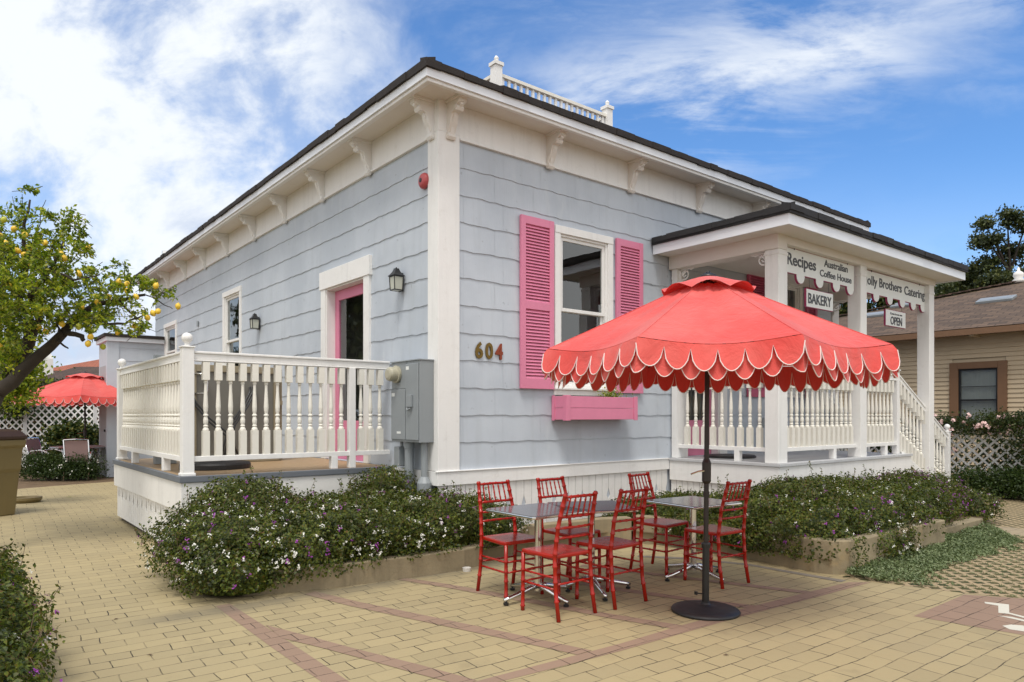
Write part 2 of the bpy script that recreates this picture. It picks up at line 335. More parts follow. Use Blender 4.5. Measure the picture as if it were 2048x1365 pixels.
def gridmat():
    m = bpy.data.materials.new('grass_block_paving'); m.use_nodes = True; k = NT(m.node_tree); co = k.obj()
    v = k.n('ShaderNodeMapping', {'Vector': co, 'Rotation': (0, 0, R(45)), 'Scale': (8.2, 8.2, 1)}).outputs[0]
    s = k.n('ShaderNodeSeparateXYZ', {0: v}); fx = k.m('FRACT', s.outputs[0]); fy = k.m('FRACT', s.outputs[1])
    dx = k.m('ABSOLUTE', k.m('SUBTRACT', fx, .5)); dy = k.m('ABSOLUTE', k.m('SUBTRACT', fy, .5))
    d = k.m('ADD', k.m('MAXIMUM', dx, dy), k.m('MULTIPLY', k.m('SUBTRACT', k.noise(co, 14, 4, .6), .5), .22)); hole = k.m('SUBTRACT', 1.0, k.ss(d, .28, .34))
    cc = k.mix(k.noise(co, 6, 4, .6), (.40, .30, .18), (.30, .24, .15)); gc = k.mix(k.ss(k.noise(co, 9, 4, .6), .35, .65), (.045, .055, .025), (.13, .11, .05))
    c = k.mix(hole, cc, gc)
    bp = k.n('ShaderNodeBump', {'Height': k.m('MULTIPLY', hole, -1.0), 'Strength': .8, 'Distance': .02})
    p = k.n('ShaderNodeBsdfPrincipled', {'Base Color': c, 'Roughness': .9, 'Normal': bp.outputs[0], 'Specular IOR Level': .2}); k.n('ShaderNodeOutputMaterial', {'Surface': p.outputs[0]}); return m
GRID = gridmat()
def fabricmat():
    m = bpy.data.materials.new('coral_canvas'); m.use_nodes = True; k = NT(m.node_tree); co = k.obj()
    c = k.mix(k.ss(k.noise(co, 1.6, 4, .6), .35, .7), (.66, .070, .060), (.70, .125, .108))
    c = k.mix(k.m('MULTIPLY', k.ss(k.noise(co, 3.5, 6, .7), .5, .8), .4), c, (.48, .05, .045))
    bp = k.n('ShaderNodeBump', {'Height': k.m('ADD', k.noise(co, 4.5, 5, .6, 1.2), k.m('MULTIPLY', k.noise(co, 220, 2), .03)), 'Strength': .45, 'Distance': .05})
    p = k.n('ShaderNodeBsdfPrincipled', {'Base Color': c, 'Roughness': .75, 'Normal': bp.outputs[0], 'Specular IOR Level': .25, 'Sheen Weight': .25})
    t = k.n('ShaderNodeBsdfTranslucent', {'Color': (.75, .012, .008, 1)})
    k.n('ShaderNodeOutputMaterial', {'Surface': k.n('ShaderNodeMixShader', {0: .13, 1: p.outputs[0], 2: t.outputs[0]}).outputs[0]}); return m
CANVAS = fabricmat()
PIPING = mat('white_piping', (.74, .62, .60), .7)
def tilemat(name, c1, c2, bw, rh, ax=(0, 0, 0), bump=.6):
    m = bpy.data.materials.new(name); m.use_nodes = True; k = NT(m.node_tree); co = k.scale(k.obj(), 1, 1, 1, ax)
    b = k.n('ShaderNodeTexBrick', {'Vector': co, 'Color1': (*c1, 1), 'Color2': (*c2, 1), 'Mortar': (*[x * .35 for x in c1], 1), 'Scale': 1.0, 'Mortar Size': .012, 'Mortar Smooth': .3, 'Brick Width': bw, 'Row Height': rh})
    c = k.mix(.25, b.outputs['Color'], k.mix(k.noise(co, 2.0, 5, .7), c1, c2))
    bp = k.n('ShaderNodeBump', {'Height': k.m('MULTIPLY', b.outputs['Fac'], -1.0), 'Strength': bump, 'Distance': .03})
    p = k.n('ShaderNodeBsdfPrincipled', {'Base Color': c, 'Roughness': .85, 'Normal': bp.outputs[0]}); k.n('ShaderNodeOutputMaterial', {'Surface': p.outputs[0]}); return m
ROOFBR = tilemat('brown_asphalt_shingle', (.060, .040, .027), (.150, .098, .062), .36, .17, (0, 0, R(90)))
ROOFRED = tilemat('red_clay_tile', (.36, .11, .055), (.24, .075, .04), .22, .35)
ROOFBR2 = tilemat('dark_shake', (.085, .052, .036), (.05, .03, .022), .3, .18)

# ------------------------------------------------------------------ ground
def sheet(name, poly, z, m, kind='structure'):
    o = MB().add([(x, y, z) for x, y in poly], [tuple(range(len(poly)))]).build(name, m); tag(o, kind=kind); return o
def strip(name, L, Rr, z, m):
    b = MB(); n = len(L); b.add([(x, y, z) for x, y in L] + [(x, y, z) for x, y in Rr], [(i, i + n, i + 1 + n, i + 1) for i in range(n - 1)])
    o = b.build(name, m); tag(o, kind='structure'); return o
sheet('ground', [(-400, -400), (400, -400), (400, 400), (-400, 400)], -.02, SOIL)
sheet('pavement', [(-9, -14), (13, -14), (13, -2.2), (9.6, -2.2), (9.6, 6), (-.5, 6), (-.5, 11.6), (-2.2, 11.2), (-4.3, 10.4), (-9, 9.4)], 0, PAVER)
Z1 = .0016
strip('pavement_band', [(-2.05, -3.56), (-1.29, -3.60), (-.93, -3.62), (-.27, -3.62), (.5, -3.65), (1.22, -3.69), (1.95, -3.74)],
      [(-2.25, -3.62), (-1.6, -3.68), (-1.04, -3.72), (-.37, -3.74), (.26, -3.76), (1.28, -3.83), (2.1, -3.87)], Z1, PAVERM)
strip('pavement_band', [(-2.73, -1.0), (-2.74, -2.25), (-2.73, -3.3)], [(-2.62, -1.0), (-2.61, -2.19), (-2.61, -3.3)], Z1 * 1, PAVERM)
strip('pavement_band', [(-2.6, -1.75), (-2.48, -2.13), (-2.33, -2.63), (-2.16, -3.14), (-2.04, -3.55)], [(-2.62, -2.12), (-2.50, -2.45), (-2.37, -2.85), (-2.25, -3.25), (-2.14, -3.58)], Z1 * 2, PAVERM)
strip('pavement_band', [(-1.93, -1.05), (-1.8, -1.58), (-1.6, -2.2), (-1.37, -2.94), (-1.17, -3.6)], [(-2.04, -1.09), (-1.91, -1.64), (-1.70, -2.31), (-1.46, -3.06), (-1.3, -3.6)], Z1 * 2, PAVERM)
strip('pavement_band', [(-1.07, -1.12), (-.9, -1.55), (-.72, -2.15), (-.46, -3.12), (-.28, -3.63)], [(-1.17, -1.12), (-1.0, -1.6), (-.82, -2.2), (-.56, -3.16), (-.40, -3.63)], Z1 * 2, PAVERM)
strip('pavement_band', [(-.1, -1.6), (.19, -2.6), (.40, -3.22), (.60, -3.66)], [(-.2, -1.6), (.09, -2.65), (.32, -3.28), (.48, -3.66)], Z1 * 2, PAVERM)
strip('pavement_band', [(.62, -1.7), (1.12, -3.06), (1.36, -3.70)], [(.53, -1.75), (1.03, -3.10), (1.25, -3.70)], Z1 * 2, PAVERM)
strip('pavement_band', [(1.40, -1.75), (1.75, -2.2), (1.95, -2.75), (1.97, -3.3), (2.0, -3.7)], [(1.33, -1.8), (1.67, -2.25), (1.87, -2.77), (1.88, -3.3), (1.90, -3.7)], Z1 * 2, FOOTGREY)
sheet('pavement_marking', [(2.27, -4.56), (1.26, -4.56), (1.31, -4.91), (1.42, -5.6), (2.75, -5.6), (2.6, -5.05)], Z1, PAVERM)
WMARK = mat('white_road_paint', (.58, .56, .47), .8, dirt=((.32, .25, .16), 14, .5))
for pl in ([(2.13, -4.75), (2.08, -4.77), (2.08, -4.86), (1.85, -4.93), (1.88, -4.99), (1.84, -5.09), (1.78, -5.35), (1.82, -5.35), (1.89, -5.08), (1.92, -4.98), (2.19, -4.90)],
           [(1.76, -4.95), (1.80, -5.03), (1.75, -5.30), (1.70, -5.30), (1.75, -5.04)],
           [(1.49, -5.06), (1.57, -5.09), (1.61, -5.15), (1.57, -5.4), (1.38, -5.4), (1.45, -5.2), (1.43, -5.12)], [(2.18, -5.02), (2.14, -5.05), (2.10, -5.3), (2.16, -5.3)]):
    sheet('pavement_marking', pl, Z1 * 2, WMARK)
gridpoly = [(2.08, -3.60), (2.14, -3.85), (2.22, -4.15), (2.30, -4.45), (2.42, -4.75), (2.62, -5.05), (2.95, -5.6), (3.4, -6.5), (4, -9), (6.1, -9), (6.1, -3.5), (4.5, -3.55)]
sheet('grass_paving', gridpoly, Z1, GRID)
sheet('path', [(6.1, -9), (6.75, -9), (6.75, -2.4), (6.1, -2.4)], Z1, PAVERF)
sheet('grass_paving', [(6.75, -9), (11.5, -9), (11.5, -1.0), (9.7, -1.0), (6.75, -2.4)], Z1, GRID)
# loose joints' grass tufts and ground cover
def scatter_poly(poly, n, zfun):
    P_ = np.array(poly); lo = P_.min(0); hi = P_.max(0); out = []
    pts = rng.uniform(lo, hi, (n * 3, 2)); ins = np.zeros(len(pts), bool); j = len(P_) - 1
    for i in range(len(P_)):
        xi, yi = P_[i]; xj, yj = P_[j]
        c = ((yi > pts[:, 1]) != (yj > pts[:, 1])) & (pts[:, 0] < (xj - xi) * (pts[:, 1] - yi) / (yj - yi + 1e-12) + xi); ins ^= c; j = i
    pts = pts[ins][:n]; return np.column_stack([pts, zfun(pts)])
def smooth_noise(p, s=1.0, seed=0):
    r_ = np.random.default_rng(seed); v = np.zeros(len(p))
    for k in range(6):
        kx = r_.normal(0, 1, p.shape[1]) * s * (1.6 ** k) * 2.2; v += np.sin(p @ kx + r_.uniform(0, 6.28)) / (1.5 ** k)
    return v / 2.6
gcp = [(2.12, -3.62), (2.15, -3.88), (2.26, -4.22), (2.40, -4.5), (2.62, -4.32), (2.95, -4.06), (3.4, -4.12), (4.1, -4.10), (4.7, -4.2), (5.3, -4.22), (5.62, -4.02), (6.1, -3.62), (6.0, -3.45), (5.0, -3.48), (4.45, -3.60), (3.2, -3.60)]
q = scatter_poly(gcp, 26000, lambda p: np.full(len(p), .01)); ed = smooth_noise(q[:, :2], 2.2, 3)
fall = np.clip((-q[:, 1] - 3.55) / .55, 0, 1); q[:, 2] = .012 + (1 - fall) * .085 * (1 + .5 * ed) * rng.uniform(.2, 1, len(q)) + .018 * rng.uniform(0, 1, len(q))
q = q[(fall + .18 * ed + rng.uniform(-.12, .12, len(q))) < .93]
tag(fastmesh('ground_cover', leaf_quads(q, np.tile([0, 0, 1.0], (len(q), 1)), .034, .014, .8), 4, L_GC), 'grey green creeping ground cover spilling from the planter wall', 'ground cover', kind='stuff')
def cells(poly, n):
    q = scatter_poly(poly, n, lambda p: np.full(len(p), .012)); a = (q[:, 0] * math.cos(R(45)) - q[:, 1] * math.sin(R(45))) * 8.2; b = (q[:, 0] * math.sin(R(45)) + q[:, 1] * math.cos(R(45))) * 8.2
    ok = (np.maximum(abs(a % 1 - .5), abs(b % 1 - .5)) < .27) & (smooth_noise(q[:, :2], 1.2, 8) > -.45 + .4 * rng.normal(0, 1, len(q))); return q[ok]
q = cells([(2.2, -3.9), (2.4, -4.7), (2.9, -5.6), (4, -6.4), (6.1, -6.4), (6.1, -3.7), (4.5, -3.9)], 30000)
tag(fastmesh('cell_grass', leaf_quads(q, np.tile([0, 0, .4], (len(q), 1)), .026, .006, 1.0), 4, L_GC), 'short sparse grass growing in the openings of the paving blocks', 'grass', kind='stuff')

# ------------------------------------------------------------------ house
house = tag(empty('house'), 'single storey grey shingled house with white trim, pink door and pink shutters, number 604', 'house')
ZF, CO = .866, .3211
XE, YE = 9.25, 14.0
fm = lambda p: (p[0], -p[1], p[2])             # front wall: u along X, v outwards (-Y)
sm = lambda p: (-p[1], p[0], p[2])             # side wall: u along Y, v outwards (-X)
FLIP = {fm: True, sm: False}
def wave(u, k):
    return .0042 * math.sin(u * 19.5 + k * 1.7 + .9 * math.sin(u * 2.3 + k)) + .0035 * math.sin(u * 7.7 + k * 4.1) + .0022 * math.sin(u * 37 + k * 2.3 + math.sin(u * 5))
def siding(name, xf, u0, u1, opens, parent, zf=ZF, rows=12, ztop=4.76):
    mb = MB(xf, FLIP[xf])
    for k in range(rows + 1):
        zb = zf + k * CO; zt = zb + CO + .03
        if zb > ztop - .02: break
        jo = [u0 + (.61 if k % 2 else .30) * .5 + j * .61 + .02 * math.sin(k * 3.1 + j) for j in range(int((u1 - u0) / .61) + 2)]
        cuts = {u0, u1}
        u = u0
        while u < u1: cuts.add(round(u, 4)); u += .05
        for o in opens: cuts.update((o[0], o[1]))
        for j in jo: cuts.update((j - .0012, j + .0012))
        cs = sorted(c for c in cuts if u0 <= c <= u1)
        for a, b in zip(cs, cs[1:]):
            if b - a < 1e-5: continue
            mid = (a + b) / 2
            if any(abs(mid - j) < .0013 for j in jo): continue
            za, zb_ = (zb + wave(a, k), zb + wave(b, k)) if k else (zb, zb); t = min(zt, ztop); segs = [(0, 1)]
            blk = [o for o in opens if o[0] < mid < o[1]]
            def put(z0a, z0b, z1):
                f = lambda z: .003 + .011 * (1 - (z - zb) / (zt - zb))
                mb.add([(a, f(z0a), z0a), (b, f(z0b), z0b), (b, f(z1), z1), (a, f(z1), z1), (a, 0, z0a), (b, 0, z0b)], [(0, 1, 2, 3), (4, 5, 1, 0)])
            lo_a, lo_b, hi = za, zb_, t; done = False
            for o in blk:
                if o[2] < hi and o[3] > min(lo_a, lo_b):
                    if o[2] > max(lo_a, lo_b): put(lo_a, lo_b, o[2])
                    if o[3] < hi: put(o[3], o[3], hi)
                    done = True
            if not done: put(lo_a, lo_b, hi)
    # backing
    us = sorted({u0, u1, *[v for o in opens for v in o[:2]]})
    for a, b in zip(us, us[1:]):
        if b - a < 1e-6: continue
        blk = sorted([o for o in opens if o[0] < (a + b) / 2 < o[1]], key=lambda o: o[2]); z = .3
        for o in blk: mb.box(a, -.10, z, b, 0, o[2]); z = o[3]
        mb.box(a, -.10, z, b, 0, 5.1)
    return mb.build(name, SIDING, parent)
# openings (u0,u1,z0,z1)
F_OP = [(1.83, 2.78, 1.84, 3.92), (4.48, 5.35, .87, 3.0), (6.95, 7.85, 1.9, 3.9)]
S_OP = [(1.78, 3.0, .87, 3.36), (6.93, 7.93, 2.0, 3.92), (11.75, 12.9, 2.4, 3.78)]
siding('front_wall', fm, .02, XE, F_OP, house)
siding('side_wall', sm, .02, YE, S_OP, house)
MB().box(XE - .1, .1, .3, XE, YE, 5.1).box(.1, YE - .1, .3, XE - .1, YE, 5.1).build('rear_wall', SIDING, house)
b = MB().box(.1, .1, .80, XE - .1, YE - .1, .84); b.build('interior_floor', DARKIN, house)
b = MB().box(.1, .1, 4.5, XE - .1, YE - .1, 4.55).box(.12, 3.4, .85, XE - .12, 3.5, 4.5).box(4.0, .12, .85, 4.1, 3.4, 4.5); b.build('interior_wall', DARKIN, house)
# trim
MB().box(-.035, -.035, .866, .262, .0, 4.75).build('corner_board', WHITE, house, bevel=.004)
MB().box(-.033, .0, .866, .0, .19, 4.75).build('corner_board', WHITE, house, bevel=.004)
MB().box(-.034, -.037, 4.75, .262, 0, 5.10).box(-.036, .0, 4.75, 0, .19, 5.10).build('corner_board', WHITE, house)
MB().box(XE - .22, -.035, .866, XE + .03, 0, 4.76).build('corner_board', WHITE, house, bevel=.004)
MB().box(.265, -.028, 4.72, XE + .03, 0, 5.10).box(.265, -.045, 4.70, XE + .03, -.0, 4.725).build('frieze', WHITE, house, bevel=.003)
MB().box(-.028, .193, 4.72, 0, YE, 5.10).box(-.045, .193, 4.70, 0, YE, 4.725).build('frieze', WHITE, house, bevel=.003)
MB().box(-.042, -.042, .70, 4.06, 0, .860).box(-.055, -.055, .855, 4.06, .0, .868).build('baseboard', WHITE, house, bevel=.003)
MB().box(-.042, .0, .70, 0, 1.0, .860).build('baseboard', WHITE, house, bevel=.003)
MB().box(-.042, 4.7, .70, 0, 12.9, .860).build('baseboard', WHITE, house)
def skirt(name, xf, u0, u1, z0, z1, parent, v=0.0, bw=.128, notch=None, seed=1):
    """vertical boards with a drop-shaped cut between them"""
    mb = MB(xf, FLIP[xf]); n = max(1, round((u1 - u0) / bw)); w_ = (u1 - u0) / n
    zn = notch
    for i in range(n):
        a = u0 + i * w_ + .0042; c = u0 + (i + 1) * w_ - .0042; d = .032
        l = (i % 2 == 0) and zn; r = (i % 2 == 1) and zn
        pl = [(a, z0)]; pl += [(c, z0)]
        if r is not False and r: pl += [(c, zn - .05), (c - d, zn), (c, zn + .10)]
        pl += [(c, z1), (a, z1)]
        if l: pl += [(a, zn + .10), (a + d, zn), (a, zn - .05)]
        mb.prism(pl, lambda x, z, dd: (x, dd, z), v - .018, v)
    o = mb.build(name, WHITE2, parent, bevel=0)
    return o
skirt('skirt_boards', fm, -.02, 4.05, .12, .705, house, .012, notch=.40)
MB(fm, True).box(-.0, -.10, -.02, 4.05, -.03, .69).build('skirt_backing', STONE, house)
# eaves
E_ = .42; ZB = 5.135
def ring(mb, e0, e1, z0, z1):
    """rectangular ring round the house footprint between offsets e0<e1 (outer)"""
    x0, y0, x1, y1 = -e1, -e1, XE + e1, YE + e1; a0, b0, a1, b1 = -e0, -e0, XE + e0, YE + e0
    mb.add([(x0, y0, z0), (x1, y0, z0), (x1, y1, z0), (x0, y1, z0), (a0, b0, z0), (a1, b0, z0), (a1, b1, z0), (a0, b1, z0),
            (x0, y0, z1), (x1, y0, z1), (x1, y1, z1), (x0, y1, z1), (a0, b0, z1), (a1, b0, z1), (a1, b1, z1), (a0, b1, z1)],
           [(0, 4, 5, 1), (1, 5, 6, 2), (2, 6, 7, 3), (3, 7, 4, 0), (8, 9, 13, 12), (9, 10, 14, 13), (10, 11, 15, 14), (11, 8, 12, 15),
            (0, 1, 9, 8), (1, 2, 10, 9), (2, 3, 11, 10), (3, 0, 8, 11), (4, 12, 13, 5), (5, 13, 14, 6), (6, 14, 15, 7), (7, 15, 12, 4)])
b = MB(); ring(b, .0, E_ - .03, 5.10, 5.14); b.build('soffit', SOFFIT, house)
b = MB(); ring(b, E_ - .10, E_ - .045, 5.075, 5.099); ring(b, E_ - .045, E_ - .012, 5.055, 5.13); b.build('eave_moulding', WHITE, house, bevel=.008)
b = MB(); ring(b, E_ - .01, E_ + .012, 5.095, 5.20); b.build('fascia', FASC, house)
# roof: hip up to a flat deck
EO = E_ + .035; RZ = 5.205
rb = MB(); x0, y0, x1, y1 = -EO, -EO, XE + EO, YE + EO; D = 3.25; zt = RZ + .05 + D * .31
rb.add([(x0, y0, RZ + .03), (x1, y0, RZ + .03), (x1, y1, RZ + .03), (x0, y1, RZ + .03), (x0 + D, y0 + D, zt), (x1 - D, y0 + D, zt), (x1 - D, y1 - D, zt), (x0 + D, y1 - D, zt)],
       [(0, 1, 5, 4), (1, 2, 6, 5), (2, 3, 7, 6), (3, 0, 4, 7), (4, 5, 6, 7), (3, 2, 1, 0)])
roof = rb.build('roof', ROOFBR2, house)
eb = MB()
def edge_run(fn, L, seed):
    r_ = random.Random(seed); t = 0
    while t < L:
        wd = r_.uniform(.16, .42); z = RZ + .055 + r_.uniform(-.005, .012); lip = r_.uniform(.0, .015)
        if t + wd > L: wd = L - t
        a = fn(t + .001, -lip); c = fn(t + wd - .001, -lip); a2 = fn(t + .001, .12); c2 = fn(t + wd - .001, .12)
        zb_ = RZ - .015 + r_.uniform(-.008, .004)
        eb.add([(*a, zb_), (*c, zb_), (*c2, zb_), (*a2, zb_), (*a, z), (*c, z), (*c2, z + .04), (*a2, z + .04)], [(3, 2, 1, 0), (4, 5, 6, 7), (0, 1, 5, 4), (1, 2, 6, 5), (2, 3, 7, 6), (3, 0, 4, 7)]); t += wd
edge_run(lambda t, d: (x0 + t, y0 + d), x1 - x0, 1); edge_run(lambda t, d: (x0 + d, y0 + t), y1 - y0, 2)
edge_run(lambda t, d: (x1 - d, y0 + t), y1 - y0, 3); edge_run(lambda t, d: (x0 + t, y1 - d), x1 - x0, 4)
eb.build('shingle_edge', SHG, house)
# brackets
def bracket_mesh(xf):
    mb = MB(xf, FLIP[xf]); w2 = .052
    prof = [(0, -.43), (.035, -.435), (.055, -.405), (.048, -.375), (.035, -.355), (.05, -.32), (.085, -.26), (.10, -.20), (.115, -.16), (.16, -.145), (.195, -.155), (.215, -.125), (.205, -.095), (.235, -.085), (.265, -.07), (.27, -.03), (0, -.03)]
    mb.prism(prof, lambda v, z, d: (d, v + .028, z), -w2, w2)
    mb.prism([(0, -.40), (.045, -.38), (.06, -.30), (.115, -.20), (.125, -.15), (.19, -.13), (.245, -.10), (.25, -.045), (0, -.045)], lambda v, z, d: (d, v + .032, z), -w2 * .45, w2 * .45)
    mb.box(-w2 - .018, .028, -.032, w2 + .018, .325, .0)
    for zc, vc in ((-.115, .21), (-.40, .045)):
        mb.tube([(-w2 - .008, vc, zc), (w2 + .008, vc, zc)], .024, 10)
    return mb
_f = bracket_mesh(fm).build('eave_bracket', SOFFIT, house, bevel=.003, loc=(.13, 0, 5.10))
for x in (1.66, 3.21, 4.78, 6.33, 7.85, 9.13): c = clone(_f, house); c.location = (x, 0, 5.10)
_s = bracket_mesh(sm).build('eave_bracket', WHITE, house, bevel=.003, loc=(0, .10, 5.10))
for y in (1.64, 3.11, 4.59, 6.08, 7.66, 9.22, 10.8, 12.4, 13.9): c = clone(_s, house); c.location = (0, y, 5.10)
# baluster mesh shared
def turned(z0, z1, s=.034, n=12):
    H_ = z1 - z0; a = z0 + .27 * H_; t = z1 - .19 * H_; k = t - a; r = s * .98
    pr_ = [(r * .95, a), (r, a + .02 * k), (r * .8, a + .05 * k), (r * .55, a + .07 * k), (r * .78, a + .085 * k), (r * .78, a + .10 * k), (r * .55, a + .115 * k), (r * .75, a + .16 * k), (r * .78, a + .21 * k), (r * .6, a + .265 * k), (r * .5, a + .28 * k),
           (r * .8, a + .295 * k), (r * .78, a + .32 * k), (r * .5, a + .335 * k), (r * .68, a + .39 * k), (r * .78, a + .47 * k), (r * .70, a + .58 * k), (r * .5, a + .80 * k), (r * .46, a + .93 * k), (r * .62, a + .95 * k), (r * .62, a + .965 * k), (r * .5, a + .98 * k), (r * .8, t)]
    m = MB(); m.box(-s, -s, z0, s, s, a); m.lathe(pr_, n=n); m.box(-s, -s, t, s, s, z1); return m
BAL = turned(1.07, 2.07).build('baluster', CREAM); BAL_ME = BAL.data; bpy.data.objects.remove(BAL)
def baluster(parent, x, y, z=0, s=1.0):
    o = bpy.data.objects.new('baluster', BAL_ME); COL.objects.link(o); o.parent = parent; o.location = (x, y, z); o.scale = (s, s, 1); return o
def railing(parent, a, b, spacing=.128, ztop=2.17, inset=.06, block=True):
    """straight level rail from a to b; balusters are its sub-parts"""
    a = Vector(a); b = Vector(b); d = (b - a).normalized(); L = (b - a).length
    mb = MB()
    def P3(p, z): return (p.x, p.y, z)
    mb.beam(P3(a, 2.125), P3(b, 2.125), .058, .065); mb.beam(P3(a, 2.168), P3(b, 2.168), .088, .026); mb.beam(P3(a, 2.083), P3(b, 2.083), .075, .018)
    blocks = [MB().beam(P3(a, 1.045), P3(b, 1.045), .078, .055)]
    if block:
        n = max(1, round(L / 2.0))
        for i in range(n):
            p = a + d * L * (i + .5 + (.18 if n == 1 else 0)) / n; blocks.append(MB().box(p.x - .04, p.y - .04, .872, p.x + .04, p.y + .04, 1.02))
    r = mb.build('railing', WHITE, parent, bevel=.006)
    for q_, b_ in enumerate(blocks): b_.build('rail_block' if q_ else 'bottom_rail', WHITE, r, bevel=.004)
    n = int((L - 2 * inset) / spacing); st = (L - 2 * inset) / n
    for i in range(n):
        p = a + d * (inset + st * (i + .5)); baluster(r, p.x, p.y)
    return r
def ballpost(parent, x, y, z0, z1, s=.058, r=.056, name='newel_post', foot=True):
    mb = MB(); mb.box(x - s, y - s, z0, x + s, y + s, z1)
    if foot: mb.box(x - s - .012, y - s - .012, z0, x + s + .012, y + s + .012, z0 + .03)
    mb.box(x - s - .01, y - s - .01, z1, x + s + .01, y + s + .01, z1 + .018)
    o = mb.build(name, WHITE, parent, bevel=.005)
    m2 = MB(); m2.lathe([(.03, 0), (.032, .01), (.022, .02), (.03, .03)] + [(r * math.cos(t), .03 + r + r * math.sin(t)) for t in [R(v) for v in range(-60, 90, 12)]] + [(.001, .03 + 2 * r)], (x, y, z1 + .018), 20)
    m2.build('ball_finial', WHITE, o, smooth=True); return o
# roof balustrade (widow's walk)
wb = MB(); XA, XB, YA, YB = 3.05, 5.82, 2.9, 10.6; zt2 = zt
for (xa, ya, xb, yb) in ((XA, YA, XB, YA), (XA, YA, XA, YB), (XB, YA, XB, YB), (XA, YB, XB, YB)):
    wb.beam((xa, ya, 7.42), (xb, yb, 7.42), .09, .06); wb.beam((xa, ya, zt + .18), (xb, yb, zt + .18), .06, .06); wb.beam((xa, ya, zt + .55), (xb, yb, zt + .55), .03, .03)
wal = wb.build('roof_balustrade', CREAM, roof, bevel=.004)
for x, y in ((XA, YA), (XB, YA), (XA, YB), (XB, YB)):
    MB().box(x - .075, y - .075, zt - .3, x + .075, y + .075, 7.56).box(x - .095, y - .095, 7.56, x + .095, y + .095, 7.62).lathe([(.07, 7.62), (.04, 7.65), (.035, 7.67), (.045, 7.70), (.02, 7.74), (.001, 7.75)], (x, y, 0), 10).build('balustrade_post', WHITE, roof)
bb = MB()
for i in range(1, 20): bb.box(XA + i * .1385 - .022, YA - .02, zt + .1, XA + i * .1385 + .022, YA + .02, 7.4)
for i in range(1, 50): bb.box(XA - .02, YA + i * .154 - .022, zt + .1, XA + .02, YA + i * .154 + .022, 7.4); bb.box(XB - .02, YA + i * .154 - .022, zt + .1, XB + .02, YA + i * .154 + .022, 7.4)
bb.build('balustrade_spindles', WHITE, roof)
f = at(330, 510, 17.5)
MB().lathe([(.06, -.5), (.06, .12), (.085, .12), (.085, .17), (.07, .17), (.07, .22), (.09, .23), (.09, .33), (.07, .34), (.001, .35)], tuple(at(331, 528, 18.6)), 14).build('roof_flue', CHROME, roof, smooth=False)

# ---- windows and doors
def hung_window(xf, u0, u1, z0, z1, name='window', cas=.10, shade=False, head=0.0, glass=GLASS):
    F = FLIP[xf]; mb = MB(xf, F); v = .034
    mb.box(u0 - cas, -.02, z0 - .02, u0, v, z1); mb.box(u1, -.02, z0 - .02, u1 + cas, v, z1); mb.box(u0 - cas - head, -.02, z1, u1 + cas + head, v + .006, z1 + cas + head * 1.0)
    mb.box(u0 - cas - .01, -.02, z0 - .10, u1 + cas + .01, v, z0 - .021); mb.box(u0 - cas - .02, -.02, z0 - .03, u1 + cas + .02, v + .03, z0 - .002)
    mb.box(u0 - .0, -.09, z0, u0 + .03, .012, z1); mb.box(u1 - .03, -.09, z0, u1, .012, z1); mb.box(u0 + .03, -.09, z1 - .03, u1 - .03, .012, z1); mb.box(u0 + .03, -.09, z0, u1 - .03, .012, z0 + .035)
    win = mb.build(name, WHITE, house, bevel=.004); zm = (z0 + z1) / 2 + .02
    s = .045
    def sash(a, b, c, d, vv):
        m = MB(xf, F); m.box(a, vv - .03, c, a + s, vv, d); m.box(b - s, vv - .03, c, b, vv, d); m.box(a + s, vv - .03, d - s, b - s, vv, d); m.box(a + s, vv - .03, c, b - s, vv, c + s)
        o = m.build('sash', WHITE, win, bevel=.003)
        g = MB(xf, F); g.add([(a + s, vv - .015, c + s), (b - s, vv - .015, c + s), (b - s, vv - .015, d - s), (a + s, vv - .015, d - s)], [(0, 1, 2, 3)]); g.build('pane', glass, win)
    sash(u0 + .03, u1 - .03, zm - .02, z1 - .03, -.012); sash(u0 + .03, u1 - .03, z0 + .035, zm + .02, -.045)
    if shade:
        MB(xf, F).box(u0 + .02, -.16, shade, u1 - .02, -.15, z1).build('window_shade', CURT, win)
    return win
hung_window(fm, 1.86, 2.75, 1.87, 3.88)
hung_window(fm, 6.98, 7.82, 1.93, 3.86, shade=2.9)
hung_window(sm, 6.96, 7.90, 2.05, 3.88)
hung_window(sm, 11.8, 12.85, 2.45, 3.74)
def shutter(u0, u1, z0, z1, m=PINK):
    mb = MB(fm, True); s = .075; v0, v1 = .022, .062; zm = z0 + (z1 - z0) * .485
    mb.box(u0, v0, z0, u0 + s, v1, z1); mb.box(u1 - s, v0, z0, u1, v1, z1)
    mb.box(u0 + s, v0, z1 - .10, u1 - s, v1 - .002, z1); mb.box(u0 + s, v0, z0, u1 - s, v1 - .002, z0 + .13); mb.box(u0 + s, v0, zm - .05, u1 - s, v1 - .002, zm + .05); mb.box(u0 + s, v0, z0 + .1, u1 - s, v0 + .006, z1 - .1)
    sh = mb.build('shutter', m, house, bevel=.003)
    lb = MB(fm, True)
    for a, b in ((z0 + .13, zm - .05), (zm + .05, z1 - .10)):
        n = int((b - a) / .040); p = (b - a) / n
        for i in range(n):
            z = a + p * i; lb.add([(u0 + s, v1 - .006, z + .002), (u1 - s, v1 - .006, z + .002), (u1 - s, v0 + .008, z + p * .98), (u0 + s, v0 + .008, z + p * .98), (u0 + s, v1 - .012, z - .003), (u1 - s, v1 - .012, z - .003)], [(0, 1, 2, 3), (4, 5, 1, 0)])
    lb.build('louvres', m, sh); return sh
shutter(1.17, 1.72, 1.84, 4.0); shutter(2.90, 3.45, 1.82, 3.98)
shutter(6.12, 6.71, 1.82, 3.97, PINKD); shutter(8.02, 8.40, 1.82, 3.90, PINKD)
